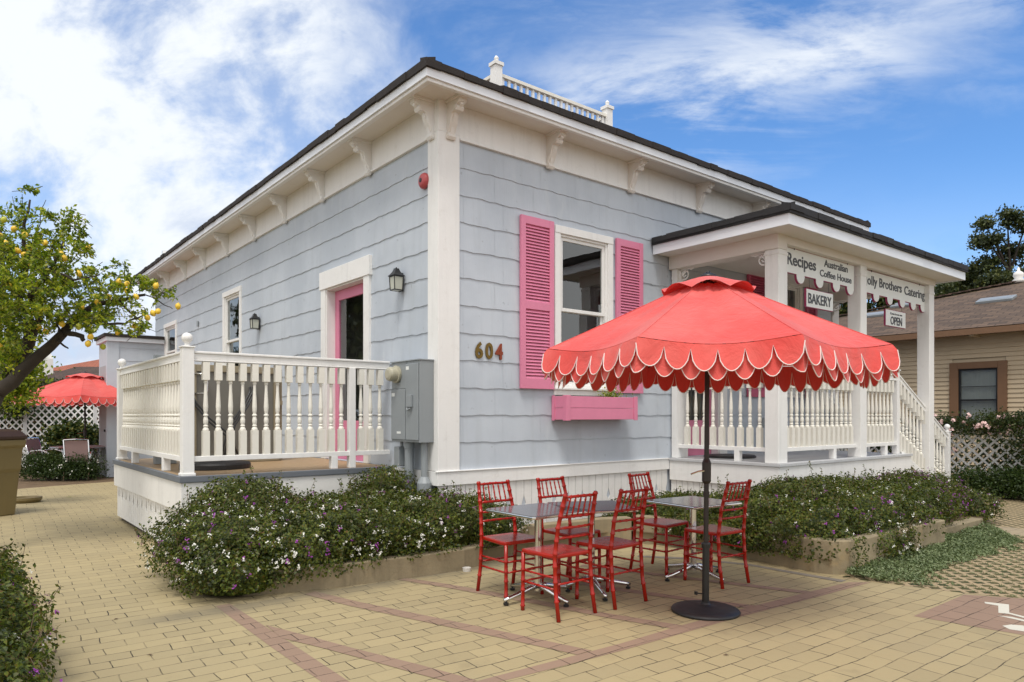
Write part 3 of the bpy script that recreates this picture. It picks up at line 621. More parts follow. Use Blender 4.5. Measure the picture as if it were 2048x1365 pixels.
# side door
def door(xf, u0, u1, z0, z1, casw, caph, name):
    F = FLIP[xf]; mb = MB(xf, F); v = .05
    mb.box(u0 - casw, -.02, z0, u0, v, z1); mb.box(u1, -.02, z0, u1 + casw, v, z1); mb.box(u0 - casw - .03, -.02, z1, u1 + casw + .03, v + .012, z1 + caph)
    mb.box(u0, -.16, z0, u0 + .022, .03, z1 - .022); mb.box(u1 - .022, -.16, z0, u1, .03, z1 - .022); mb.box(u0, -.16, z1 - .022, u1, .03, z1 - .0005)
    c = mb.build('door_casing', WHITE, house, bevel=.004)
    m = MB(xf, F); a, b = u0 + .024, u1 - .024; vv = -.10; s = .12
    m.box(a, vv - .04, z0, a + s, vv, z1 - .024); m.box(b - s, vv - .04, z0, b, vv, z1 - .024); m.box(a + s, vv - .04, z1 - .17, b - s, vv, z1 - .024); m.box(a + s, vv - .04, z0, b - s, vv, z0 + .56)
    m.box(a + s + .08, vv, z0 + .12, b - s - .08, vv + .008, z0 + .46)
    d = m.build(name, PINK, house, bevel=.004)
    MB(xf, F).add([(a + s, vv - .02, z0 + .56), (b - s, vv - .02, z0 + .56), (b - s, vv - .02, z1 - .17), (a + s, vv - .02, z1 - .17)], [(0, 1, 2, 3)]).build('pane', GLASS, d)
    k_ = MB(xf, F); k_.lathe([(.001, -.02), (.02, -.018), (.026, 0), (.02, .018), (.001, .02)], (a + .06, vv + .05, z0 + 1.0), 10); k_.box(a + .05, vv, z0 + .985, a + .07, vv + .04, z0 + 1.015); k_.build('door_knob', BRASS, d, smooth=True)
    return d
door(sm, 1.78, 3.0, .87, 3.36, .15, .26, 'side_door')
door(fm, 4.50, 5.33, .87, 3.0, .20, .25, 'front_door')
# ------------------------------------------------------------------ side deck
deck = tag(empty('side_deck', (0, 0, 0)), 'raised wooden side deck with white turned railing and ball topped posts', 'deck')
X0, Y0, Y1 = -2.5, 1.0, 4.74
fb = MB()
n = 26
for i in range(n):
    ya = Y0 + .03 + i * (Y1 - Y0 - .03) / n; fb.box(X0 + .03, ya + .002, .835, -.045, ya + (Y1 - Y0 - .03) / n - .002, .868)
fb.build('deck_floor', DECK, deck)
MB().box(X0 - .02, Y0 - .02, .806, -.045, Y0 + .03, .872).box(X0 - .02, Y0 + .03, .806, X0 + .03, Y1, .872).build('deck_edge', GREYTRIM, deck, bevel=.006)
MB().box(X0, Y0, .50, -.045, Y0 + .04, .805).box(X0 + .0005, Y0 + .0405, .50, X0 + .04, Y1, .805).build('deck_fascia', WHITE2, deck, bevel=.004)
skirt('deck_skirt', fm, X0 + .045, -.05, .13, .52, deck, -Y0 - .045, notch=.33)
skirt('deck_skirt', sm, Y0 + .05, Y1 - .02, .06, .52, deck, 2.46, notch=.36)
MB().box(X0 + .09, Y0 + .09, -.02, -.1, Y0 + .19, .5).box(X0 + .09, Y0 + .2, -.02, X0 + .2, Y1 - .05, .5).build('stone_footing', STONE, deck)
PX, PY = -2.42, 1.085
ballpost(deck, PX, PY, .872, 2.21); ballpost(deck, PX - .0, 4.60, .872, 2.16)
railing(deck, (PX + .06, PY, 0), (-.05, PY, 0)); railing(deck, (PX, PY + .06, 0), (PX, 4.54, 0))
MB().box(-.60, 1.04, .872, -.52, 1.12, 2.08).build('deck_post', WHITE, deck, bevel=.004)
# ------------------------------------------------------------------ porch
porch = tag(empty('front_porch', (0, 0, 0)), 'covered front porch with white square posts, turned railing and steps at its right end', 'porch')
A0, A1, BY = 4.06, 8.10, -1.83
fb = MB(); n = 18
for i in range(30):
    xa = A0 - .02 + i * (A1 - A0 + .04) / 30; fb.box(xa + .0015, BY - .02, .835, xa + (A1 - A0 + .04) / 30 - .0015, -.047, .870)
PORCHF = mat('porch_floor_paint', (.50, .51, .52), .5, var=.1, vs=4, dirt=((.25, .25, .25), 4, .3)); fb.build('porch_floor', PORCHF, porch)
MB().box(A0, BY, .545, A1, BY + .04, .832).box(A0 + .0005, BY + .0405, .545, A0 + .04, -.045, .832).box(A1 - .04, BY + .0405, .545, A1 - .0005, -.045, .832).build('porch_fascia', WHITE, porch, bevel=.004)
skirt('porch_skirt', fm, A0 + .04, A1 - .03, .04, .56, porch, 1.80, notch=.33)
skirt('porch_skirt', sm, BY + .04, -.05, .04, .56, porch, -A0 - .03, notch=.33, bw=.105)
MB().box(A0 + .1, BY + .1, -.02, A1 - .1, BY + .2, .55).box(A0 + .1, BY + .2, -.02, A0 + .2, -.05, .55).build('porch_footing', STONE, porch)
PYF = -1.70
for xa, xb, z0 in ((4.09, 4.31, .872), (6.38, 6.58, .872), (8.92, 9.13, .005)):
    MB().box(xa, PYF - .10, z0, xb, PYF + .10, 3.776).box(xa - .008, PYF - .108, 3.62, xb + .008, PYF + .108, 3.66).build('porch_post', WHITE, porch, bevel=.006)
MB().box(4.12, -.14, .872, 4.30, -.036, 3.70).build('porch_post', WHITE, porch, bevel=.004)
MB().box(4.061, PYF - .11, 3.775, 9.16, PYF + .11, 3.88).box(4.06, PYF - .112, 3.69, 4.28, -.03, 3.882).box(8.93, PYF + .11, 3.70, 9.159, -.03, 3.88).build('porch_beam', SOFFIT, porch, bevel=.004)
RX0, RX1, RY = 3.70, 9.47, -2.17
MB().box(RX0 + .03, RY + .03, 3.88, RX1 - .03, -.03, 3.90).build('porch_ceiling', SOFFIT, porch)
MB().box(RX0, RY, 3.865, RX1, RY + .025, 4.0).box(RX0, RY + .0255, 3.865, RX0 + .025, -.03, 4.0).box(RX1 - .025, RY + .0255, 3.865, RX1, -.03, 4.0).build('porch_fascia', FASC, porch)
rb = MB(); e = .03; zz = 4.0
rb.add([(RX0 - e, RY - e, zz), (RX1 + e, RY - e, zz), (RX1 + e, -.03, zz), (RX0 - e, -.03, zz), (RX0 - e, RY - e, zz + .085), (RX1 + e, RY - e, zz + .085), (RX1 + e, -.03, zz + .085), (RX0 - e, -.03, zz + .085), (RX0 + 1.7, -.03, zz + .30), (RX1 - 1.7, -.03, zz + .30)],
       [(3, 2, 1, 0), (0, 1, 5, 4), (1, 2, 6, 5), (3, 0, 4, 7), (4, 5, 9, 8), (4, 8, 7), (5, 6, 9), (2, 3, 7, 8, 9, 6)])
pr_ = rb.build('porch_roof', SHG2, porch)
eb = MB(); edge_run0 = (RZ,)
RZ_save = RZ; RZ = 4.045
edge_run(lambda t, d: (RX0 - .035 + t, RY - .035 + d), RX1 - RX0 + .07, 5); edge_run(lambda t, d: (RX0 - .035 + d, RY - .035 + t), -RY, 6); RZ = RZ_save
eb.build('shingle_edge', SHG2, pr_)
def scroll(parent, x, y, z, dx, dy):
    mb = MB(); pts = []
    for i in range(26):
        t = i / 25; a = R(-90 + 430 * t); r = .075 * (1 - t * .72); pts.append((.085 + r * math.cos(a), -.095 + r * math.sin(a)))
    P_ = lambda u, v: (x + dx * u, y + dy * u, z + v)
    mb.tube([P_(u, v) for u, v in pts], .011, 6); mb.tube([P_(0.0, -.25), P_(.03, -.22), P_(.035, -.17), P_(.085, -.17)], .011, 6); mb.tube([P_(.085, -.02), P_(.17, -.02), P_(.20, -.035), P_(.25, -.015)], .011, 6)
    mb.beam(P_(0.012, -.26), P_(0.012, 0), .025, .025); mb.beam(P_(0, -.012), P_(.26, -.012), .025, .025); mb.tube([P_(.05, -.10), P_(.10, -.05), P_(.14, -.06)], .016, 6)
    mb.build('scroll_bracket', WHITE, parent)
scroll(porch, 4.19, -.14, 3.70, 0, -1); scroll(porch, 4.20, PYF + .10, 3.70, 0, 1); scroll(porch, 9.03, -.03, 3.70, 0, -1); scroll(porch, 9.03, PYF + .10, 3.70, 0, 1)
railing(porch, (4.19, -.14, 0), (4.19, PYF + .1, 0), .135); railing(porch, (4.31, PYF, 0), (6.38, PYF, 0), .135); railing(porch, (6.58, PYF, 0), (7.78, PYF, 0), .135)
MB().box(7.78, PYF - .045, .872, 7.87, PYF + .045, 2.24).box(7.765, PYF - .06, 2.24, 7.885, PYF + .06, 2.26).build('rail_post', WHITE, porch, bevel=.004)
MB().box(7.78, -.30, .872, 7.87, -.21, 2.24).build('rail_post', WHITE, porch, bevel=.004)
# steps
sb = MB()
for i in range(4):
    zt_ = .87 - .174 * (i + 1); xa = A1 + .44 * i; sb.box(xa, PYF + .05, zt_ - .04, xa + .47, -.25, zt_); sb.box(xa + .001, PYF + .06, -.01, xa + .03, -.26, zt_ - .041)
steps = sb.build('steps', WHITE, porch, bevel=.004)
def slope_rail(y):
    mb = MB(); a = (7.87, y, 2.13); c = (9.95, y, 1.10); mb.beam(a, c, .06, .07); mb.beam((7.87, y, 2.17), (9.95, y, 1.14), .085, .025); 
    r = mb.build('stair_railing', WHITE, porch, bevel=.004); MB().beam((8.0, y, .86), (9.95, y, -.02), .07, .10).build('bottom_rail', WHITE, r, bevel=.004)
    for i in range(14):
        t = (i + .6) / 14.6; x = 7.87 + 2.08 * t; z = 2.10 - 1.03 * t; zb_ = .94 - .90 * t * 1.0
        o = baluster(r, x, y); sc_ = (z - zb_) / 1.0; o.scale = (1, 1, sc_); o.location = (x, y, zb_ - 1.07 * sc_)
slope_rail(PYF); slope_rail(-.25)
ballpost(porch, 9.99, PYF, .0, 1.20, .045, .05); ballpost(porch, 9.99, -.25, .0, 1.20, .045, .05)

# ------------------------------------------------------------------ signs
def text_obj(txt, h, xs, loc, parent, m, ext=.003, name='lettering', shear=0.0, tracking=1.0, rot=(R(90), 0, 0), bold=.0):
    cu = bpy.data.curves.new(name, 'FONT'); cu.body = txt; cu.size = h; cu.extrude = ext; cu.align_x = 'LEFT'; cu.space_character = tracking; cu.offset = bold; cu.resolution_u = 3
    o = bpy.data.objects.new(name, cu); COL.objects.link(o); dg = bpy.context.evaluated_depsgraph_get(); dg.update()
    me = bpy.data.meshes.new_from_object(o.evaluated_get(dg)); bpy.data.objects.remove(o); me.materials.clear(); me.materials.append(m)
    n = bpy.data.objects.new(name, me); COL.objects.link(n); n.parent = parent; n.location = loc; n.rotation_euler = rot; n.scale = (xs, 1, 1); return n
def fit_text(txt, x0, x1, zb, capz, y, parent, m, bold=.002, **k):
    """width from x0 to x1, capital height capz"""
    o = text_obj(txt, capz / .73, 1, (x0, y, zb), parent, m, bold=bold, **k); xs = [v.co.x for v in o.data.vertices]; w_ = max(xs) - min(xs); s = (x1 - x0) / w_; o.scale = (s, 1, 1); o.location.x = x0 - min(xs) * s; return o
SY = -1.72
def scallop_board(name, x0, x1, zt_, zb_, drop, cents, r, label):
    s = empty(name, ((x0 + x1) / 2, SY, zt_)); tag(s, label, 'sign'); ox, oz = (x0 + x1) / 2, zt_
    pl = [(x0, zt_), (x0, zb_)]
    for c in cents:
        pl += [(max(c - r, x0), zb_)] if c - r > x0 else []
        for i in range(9):
            a = math.pi + math.pi * i / 8; pl.append((min(c + r * math.cos(a), x1), zb_ - .02 + drop * .85 * math.sin(a)))
        if c + r < x1: pl += [(c + r, zb_)]
    pl += [(x1, zt_)]
    cx = [(x - ox, z - oz) for x, z in pl]
    MB().prism(cx, lambda u, v, d: (u, d, v), 0, .03).build('sign_board', SIGNP, s)
    inner = [(x * .997, z - .006 if z > -.01 else z + .006) for x, z in cx]
    MB().prism(inner, lambda u, v, d: (u, d, v), -.004, .0).build('sign_face', SIGNW, s)
    return s, ox, oz
def hooks(s, ox, oz, xs, ztop):
    for x in xs:
        MB().tube([(x - ox, .0, ztop - oz + .10), (x - ox, -.012, ztop - oz + .06), (x - ox + .012, -.012, ztop - oz + .03), (x - ox, -.012, ztop - oz - .02)], .005, 6).tube([(x - ox - .02, -.012, ztop - oz + .055), (x - ox + .025, -.012, ztop - oz + .05)], .003, 6).build('hook', BLACK, s)
s1, ox, oz = scallop_board('scalloped_sign', 4.20, 6.33, 3.775, 3.43, .115, [4.26, 4.78, 5.30, 5.79, 6.22], .105, 'white scalloped sign reading Recipes and Australian Coffee House, hanging under the porch beam')
hooks(s1, ox, oz, (4.6, 6.1), 3.775)
fit_text('Recipes', 4.43 - ox, 5.19 - ox, 3.545 - oz, .165, -.006, s1, SIGNT, bold=.004)
fit_text('Australian', 5.42 - ox, 6.12 - ox, 3.64 - oz, .105, -.006, s1, SIGNT); fit_text('Coffee House', 5.30 - ox, 6.24 - ox, 3.49 - oz, .10, -.006, s1, SIGNT)
s2, ox, oz = scallop_board('scalloped_sign', 6.50, 8.97, 3.765, 3.41, .11, [6.58, 7.07, 7.56, 8.03, 8.46, 8.86], .10, 'white scalloped sign reading Jolly Brothers Catering, right hand end of the porch beam')
hooks(s2, ox, oz, (6.88, 8.68), 3.765)
fit_text('Jolly Brothers', 6.68 - ox, 7.99 - ox, 3.545 - oz, .15, -.006, s2, SIGNT, bold=.003); fit_text('Catering', 8.09 - ox, 8.91 - ox, 3.53 - oz, .15, -.006, s2, SIGNT, bold=.003)
def small_sign(name, x0, x1, z0, z1, lab, texts, zhang):
    s = tag(empty(name, (x0, SY, z1)), lab, 'sign'); W_, H_ = x1 - x0, z1 - z0
    MB().box(0, 0, -H_, W_, .028, 0).build('sign_board', SIGNP, s, bevel=.003); MB().box(.008, -.004, -H_ + .008, W_ - .008, -.0005, -.008).build('sign_face', SIGNW, s)
    for t, a, b_, zb_, c, bo in texts: fit_text(t, a, b_, zb_, c, -.007, s, SIGNT, bold=bo)
    for x in (W_ * .15, W_ * .85): MB().tube([(x, .012, 0), (x, .012, zhang)], .003, 5).build('chain', BLACK, s)
small_sign('bakery_sign', 4.93, 5.69, 3.015, 3.275, 'small rectangular white sign reading BAKERY with a plum edge', [('BAKERY', .05, .70, -.20, .145, .003)], .14)
small_sign('open_sign', 7.40, 8.15, 2.955, 3.225, 'small rectangular white sign reading OPEN, hanging below the right hand sign', [('OPEN', .17, .60, -.235, .135, .003), ('Come in we are', .16, .60, -.075, .035, .0)], .17)

# ------------------------------------------------------------------ things on the walls
hn = tag(empty('house_number', (.49, -.02, 2.19)), 'brass house number 604 with a rusty last digit on the grey front wall', 'house number')
for i, (t, m) in enumerate((('6', BRASS), ('0', BRASS), ('4', BRASSR))):
    fit_text(t, .0 + i * .15, .115 + i * .15, 0, .19, -.006, hn, m, bold=.008, ext=.006, name='digit')
def wall_lamp(y, z, lab):
    s = tag(empty('wall_lamp', (-.012, y, z)), lab, 'wall lamp', 'black lantern lamps on the side wall'); s.scale = (.8, .8, .8); c = -.10
    MB().box(-.045, -.055, -.16, -.018, .055, .12).build('back_plate', BLACK, s, bevel=.004)
    def sq(pr): 
        m = MB(); m.lathe(pr, (c - .01, 0, 0), 4, R(45)); return m
    sq([(.135, .065), (.135, .075), (.10, .10), (.07, .13), (.05, .165), (.045, .185), (.012, .19), (.012, .205), (.001, .207)]).build('lamp_roof', BLACK, s, bevel=.003)
    fr = MB()
    for dx in (-1, 1):
        for dy in (-1, 1): fr.beam((c - .01 + dx * .068, dy * .068, -.14), (c - .01 + dx * .078, dy * .078, .066), .012, .012)
    for z_, h in ((-.145, .068), (.06, .078)):
        for a, b_ in (((-h, -h), (h, -h)), ((h, -h), (h, h)), ((h, h), (-h, h)), ((-h, h), (-h, -h))): fr.beam((c - .01 + a[0], a[1], z_), (c - .01 + b_[0], b_[1], z_), .014, .014)
    fr.build('lamp_frame', BLACK, s); sq([(.088, -.15), (.104, .063)]).build('lamp_glass', LAMPGL, s)
wall_lamp(.80, 3.15, 'black lantern wall lamp between the side door and the house corner'); wall_lamp(5.88, 3.17, 'black lantern wall lamp beyond the side door, next to the tall side window')
al = tag(empty('alarm_bell', (-.02, .26, 4.24)), 'faded red round alarm bell high on the side wall by the corner board', 'alarm bell')
def xlathe(prof, n=24):   # axis along -X
    m = MB(lambda p: (-p[2], p[0], p[1])); m.lathe(prof, n=n); return m
al.scale = (.75, .75, .75); xlathe([(.12, 0), (.125, .02), (.12, .045), (.10, .07), (.065, .085), (.03, .09), (.001, .09)]).build('bell_dome', ALARM, al, smooth=True)
xlathe([(.034, .088), (.034, .096), (.014, .10), (.001, .10)]).build('bell_hub', BLACK, al)
ve = tag(empty('vent_cap', (-.02, 9.8, 3.55)), 'tiny grey vent plate high on the far part of the side wall', 'vent'); MB().box(-.03, -.04, -.06, 0, .04, .06).build('cap', GREYBOX, ve, bevel=.01)
ou = tag(empty('wall_outlet', (6.55, -.02, 1.38)), 'grey outdoor socket on the porch wall between front door and window', 'outlet'); MB().box(-.05, -.05, -.09, .05, 0, .09).build('cover', GREYBOX, ou, bevel=.01)
# electric cabinet
el = tag(empty('electric_meter_cabinet', (0, 0, 0)), 'grey electric meter cabinet with round meter and conduits at the house corner', 'electric cabinet')
MB().box(-.22, .055, 1.195, -.036, .70, 2.13).box(-.235, .045, 2.13, -.036, .71, 2.145).box(-.226, .352, 1.21, -.22, .358, 2.12).box(-.226, .36, 1.82, -.22, .70, 1.826).build('cabinet_body', GREYBOX, el, bevel=.006)
MB().box(-.236, .075, 1.22, -.2205, .345, 2.10).build('cabinet_door', GREYBOX, el, bevel=.006); MB().box(-.234, .365, 1.22, -.2205, .69, 1.81).build('cabinet_door', GREYBOX, el, bevel=.006)
MB().box(-.262, .18, 1.60, -.237, .30, 1.74).tube([(-.262, .20, 1.585), (-.27, .24, 1.565), (-.262, .28, 1.585)], .01, 6).build('latch', GREYBOX, el, bevel=.01)
xlathe([(.10, .0), (.105, .03), (.085, .035), (.085, .10), (.075, .125), (.05, .135), (.001, .136)]).build('meter_ring', METER, el, smooth=False, loc=(-.222, .56, 1.99))
MB().box(-.332, .53, 1.96, -.30, .60, 2.0).build('meter_register', BLACK, el)
for lb in ((-.2375, .37, 2.03, .47, 2.09), (-.2365, .585, 1.74, .66, 1.775), (-.2365, .48, 1.30, .58, 1.325), (-.2375, .36, 1.85, .385, 1.90)):
    pass
MB().box(-.238, .27, 2.03, -.2362, .335, 2.07).box(-.236, .60, 1.73, -.2342, .67, 1.77).box(-.236, .46, 1.29, -.2342, .55, 1.315).build('label_sticker', SIGNW, el)
MB().tube([(-.13, .44, 1.2), (-.13, .44, -.02)], .055, 14).tube([(-.13, .44, 1.12), (-.13, .44, 1.19)], .062, 14).build('conduit', GREYBOX, el)
MB().tube([(-.11, .14, 1.2), (-.11, .14, .80)], .038, 12).tube([(-.11, .14, .80), (-.11, .14, .73), (-.11, .14, .45)], [.045, .085, .085], 12).tube([(-.11, .14, .45), (-.11, .14, 0)], .04, 12).build('conduit', GREYBOX, el)
MB().box(-.19, .58, .90, -.045, .70, 1.13).tube([(-.14, .60, 1.2), (-.14, .60, 1.13)], .02, 8).build('junction_box', GREYBOX, el, bevel=.006)
# window box
wbx = tag(empty('window_box', (2.25, -.02, 1.45)), 'pink wooden flower box under the front window', 'flower box')
X_0, X_1, wd, ht = -.53, .79, .27, .30
m = MB()
for z in (0, ht / 2 + .002): m.box(X_0, -wd, z, X_1, -wd + .02, z + ht / 2 - .002); m.box(X_0, -wd + .021, z, X_0 + .02, 0, z + ht / 2 - .002); m.box(X_1 - .02, -wd + .021, z, X_1, 0, z + ht / 2 - .002)
m.box(X_0 + .02, -wd + .02, .01, X_1 - .02, 0, .03); m.build('box_body', PINK, wbx, bevel=.003)
for q_ in ((X_0 - .012, -wd - .014, X_0 + .06, -wd - .0005), (X_1 - .06, -wd - .014, X_1 + .012, -wd - .0005), (X_0 - .012, -wd, X_0 - .0005, -wd + .06), (X_0 - .012, -.05, X_0 - .0005, 0)):
    MB().box(q_[0], q_[1], -.012, q_[2], q_[3], ht + .012).build('corner_batten', PINK, wbx, bevel=.003)
MB().box(X_0 + .02, -wd + .022, .2, X_1 - .02, -.002, .24).build('soil', SOIL, wbx)
c = rng.normal(0, 1, (260, 3)) * [.10, .05, .045] + [2.25 + .42, -.17, 1.79]; po = tag(empty('potted_geranium', (2.67, -.17, 1.69)), 'small flowering plant growing in the pink window box', 'plant')
fo = fastmesh('foliage', leaf_quads(c, np.tile([0, -.3, 1.0], (len(c), 1)), .035, .022, .8) - [2.67, -.17, 1.69], 4, L_LEM, po)
c = rng.normal(0, 1, (26, 3)) * [.07, .03, .02] + [2.60, -.18, 1.86]; fastmesh('flowers', leaf_quads(c, np.tile([0, -.5, 1.0], (len(c), 1)), .025, .02, .8) - [2.67, -.17, 1.69], 4, FLPK, po)['kind'] = 'stuff'
# ------------------------------------------------------------------ cabinet on the deck, discs
cb = tag(empty('equipment_cabinet', (-1.33, 2.95, .872)), 'beige and grey equipment cabinet with black hoses standing on the side deck', 'cabinet')
W_, H_ = .58, 1.30
m = MB(); m.box(-W_, 0, 0, -W_ + .07, .45, H_); m.box(W_ - .07, 0, 0, W_, .45, H_); m.box(-W_ + .07, 0, H_ - .09, W_ - .07, .45, H_); m.box(-W_ + .07, 0, 0, W_ - .07, .45, .09); m.build('cabinet_frame', CABF, cb, bevel=.005)
MB().box(-W_ + .07, .03, .09, W_ - .07, .44, H_ - .09).build('cabinet_panel', CABP, cb, bevel=.004)
MB().tube([(-W_ + .03, .0, 1.18), (-W_ + .16, -.06, 1.17), (-W_ + .19, -.06, 1.14), (-W_ + .19, -.06, .95), (-W_ + .16, -.06, .92), (-W_ + .03, .0, .92)], .011, 8).build('handle', CHROME, cb, smooth=True)
for k_ in range(3):
    o_ = k_ * .035
    MB().tube([(.18 + o_, .0, 1.02), (.16 + o_, -.05, .95), (.05 + o_, -.08, .75), (-.12 + o_, -.09, .50), (-.20 + o_, -.08, .2), (-.22 + o_, -.05, 0.0)], .012, 7).build('hose', HOSE, cb, smooth=True)
for k_ in range(2):
    o_ = k_ * .05
    MB().tube([(-W_ - .02, .0, .98 - o_), (-W_ + .05, -.05, .8 - o_), (-W_ + .2, -.08, .6 - o_), (-.15, -.09, .40 - o_), (0, -.08, .1)], .012, 7).build('hose', HOSE, cb, smooth=True)
MB().box(W_ + .0, .05, .0, W_ + .06, .10, 1.28).box(W_ + .0, .0, .78, W_ + .05, .05, .84).build('hinge_post', CABF, cb)
pn = tag(empty('meter_panel', (-2.12, 3.2, .872)), 'narrow grey switch panel beside the cabinet on the side deck', 'panel')
MB().box(-.16, 0, 0, .10, .12, 1.42).build('panel_body', GREYBOX, pn, bevel=.005); MB().box(-.02, -.03, 1.15, .05, 0, 1.28).tube([(-.03, -.01, .55), (-.03, -.05, .55)], .05, 10).build('switch', BLACK, pn)
def disc(name, x, y, z, r, h, lab, m=BASEBLK):
    o = MB().lathe([(r, 0), (r, h * .7), (r * .96, h), (r * .5, h * 1.1), (.03, h * 1.1)], n=36).build(name, m, loc=(x, y, z)); tag(o, lab, 'umbrella base', 'loose umbrella bases left on the decks'); return o
disc('umbrella_base', -1.86, 2.05, .873, .40, .07, 'thick black disc base lying behind the railing of the side deck')
disc('umbrella_base', 4.85, -.55, .873, .38, .035, 'flat black disc base lying behind the railing of the front porch')

# ------------------------------------------------------------------ planters
def wallrun(name, pts, th, h, lab, m=CONC):
    """concrete kerb wall following pts; thickness to the left of travel"""
    mb = MB(); P_ = [Vector((x, y, 0)) for x, y in pts]; off = []
    for i, p in enumerate(P_):
        d = (P_[min(i + 1, len(P_) - 1)] - P_[max(i - 1, 0)]).normalized(); off.append(p + Vector((-d.y, d.x, 0)) * th)
    n = len(P_)
    vs = [(p.x, p.y, -.01) for p in P_] + [(p.x, p.y, -.01) for p in off] + [(p.x, p.y, h) for p in P_] + [(p.x, p.y, h) for p in off]
    fs = []
    for i in range(n - 1): fs += [(i, i + 1, 2 * n + i + 1, 2 * n + i), (2 * n + i, 2 * n + i + 1, 3 * n + i + 1, 3 * n + i), (n + i + 1, n + i, 3 * n + i, 3 * n + i + 1)]
    fs += [(0, 2 * n, 3 * n, n), (n - 1, 2 * n - 1, 4 * n - 1, 3 * n - 1)]
    o = mb.add(vs, fs).build(name, m, bevel=.012); tag(o, lab, 'planter wall'); return o
wallrun('planter_wall', [(-2.62, 1.0), (-2.66, .2), (-2.62, -.4), (-2.45, -.82), (-2.2, -.92), (-1.61, -1.05), (-1.0, -1.13), (-.45, -1.15), (-.22, -1.10), (-.12, -1.0)], .13, .20, 'low concrete planter wall under the flowering bushes in front of the side deck')
wallrun('planter_wall', [(-.10, -.93), (.3, -.92), (1.0, -.98), (1.55, -1.05), (1.92, -1.2)], .14, .30, 'bare concrete planter wall behind the two joined cafe tables')
wallrun('planter_wall', [(1.94, -1.21), (2.10, -1.55), (2.17, -2.1), (2.16, -2.6), (2.11, -3.1), (2.09, -3.35), (2.14, -3.50), (2.26, -3.60), (2.5, -3.63), (3.2, -3.63), (4.45, -3.64)], .14, .32, 'stained concrete planter wall curving round in front of the porch')
wallrun('planter_wall', [(4.6, -3.50), (5.4, -3.50), (6.1, -3.50)], .14, .17, 'lowest short concrete planter wall at the right end near the steps')
sheet('soil_bed', [(-2.5, .95), (-2.5, -.8), (-1.6, -.95), (-.3, -1.0), (1.9, -1.1), (2.05, -1.7), (2.1, -3.5), (4.4, -3.5), (4.6, -3.4), (6.5, -3.4), (6.5, -1.9), (4.0, -1.9), (4.0, -.2), (-.1, -.1), (-.1, .95)], .14, SOIL)

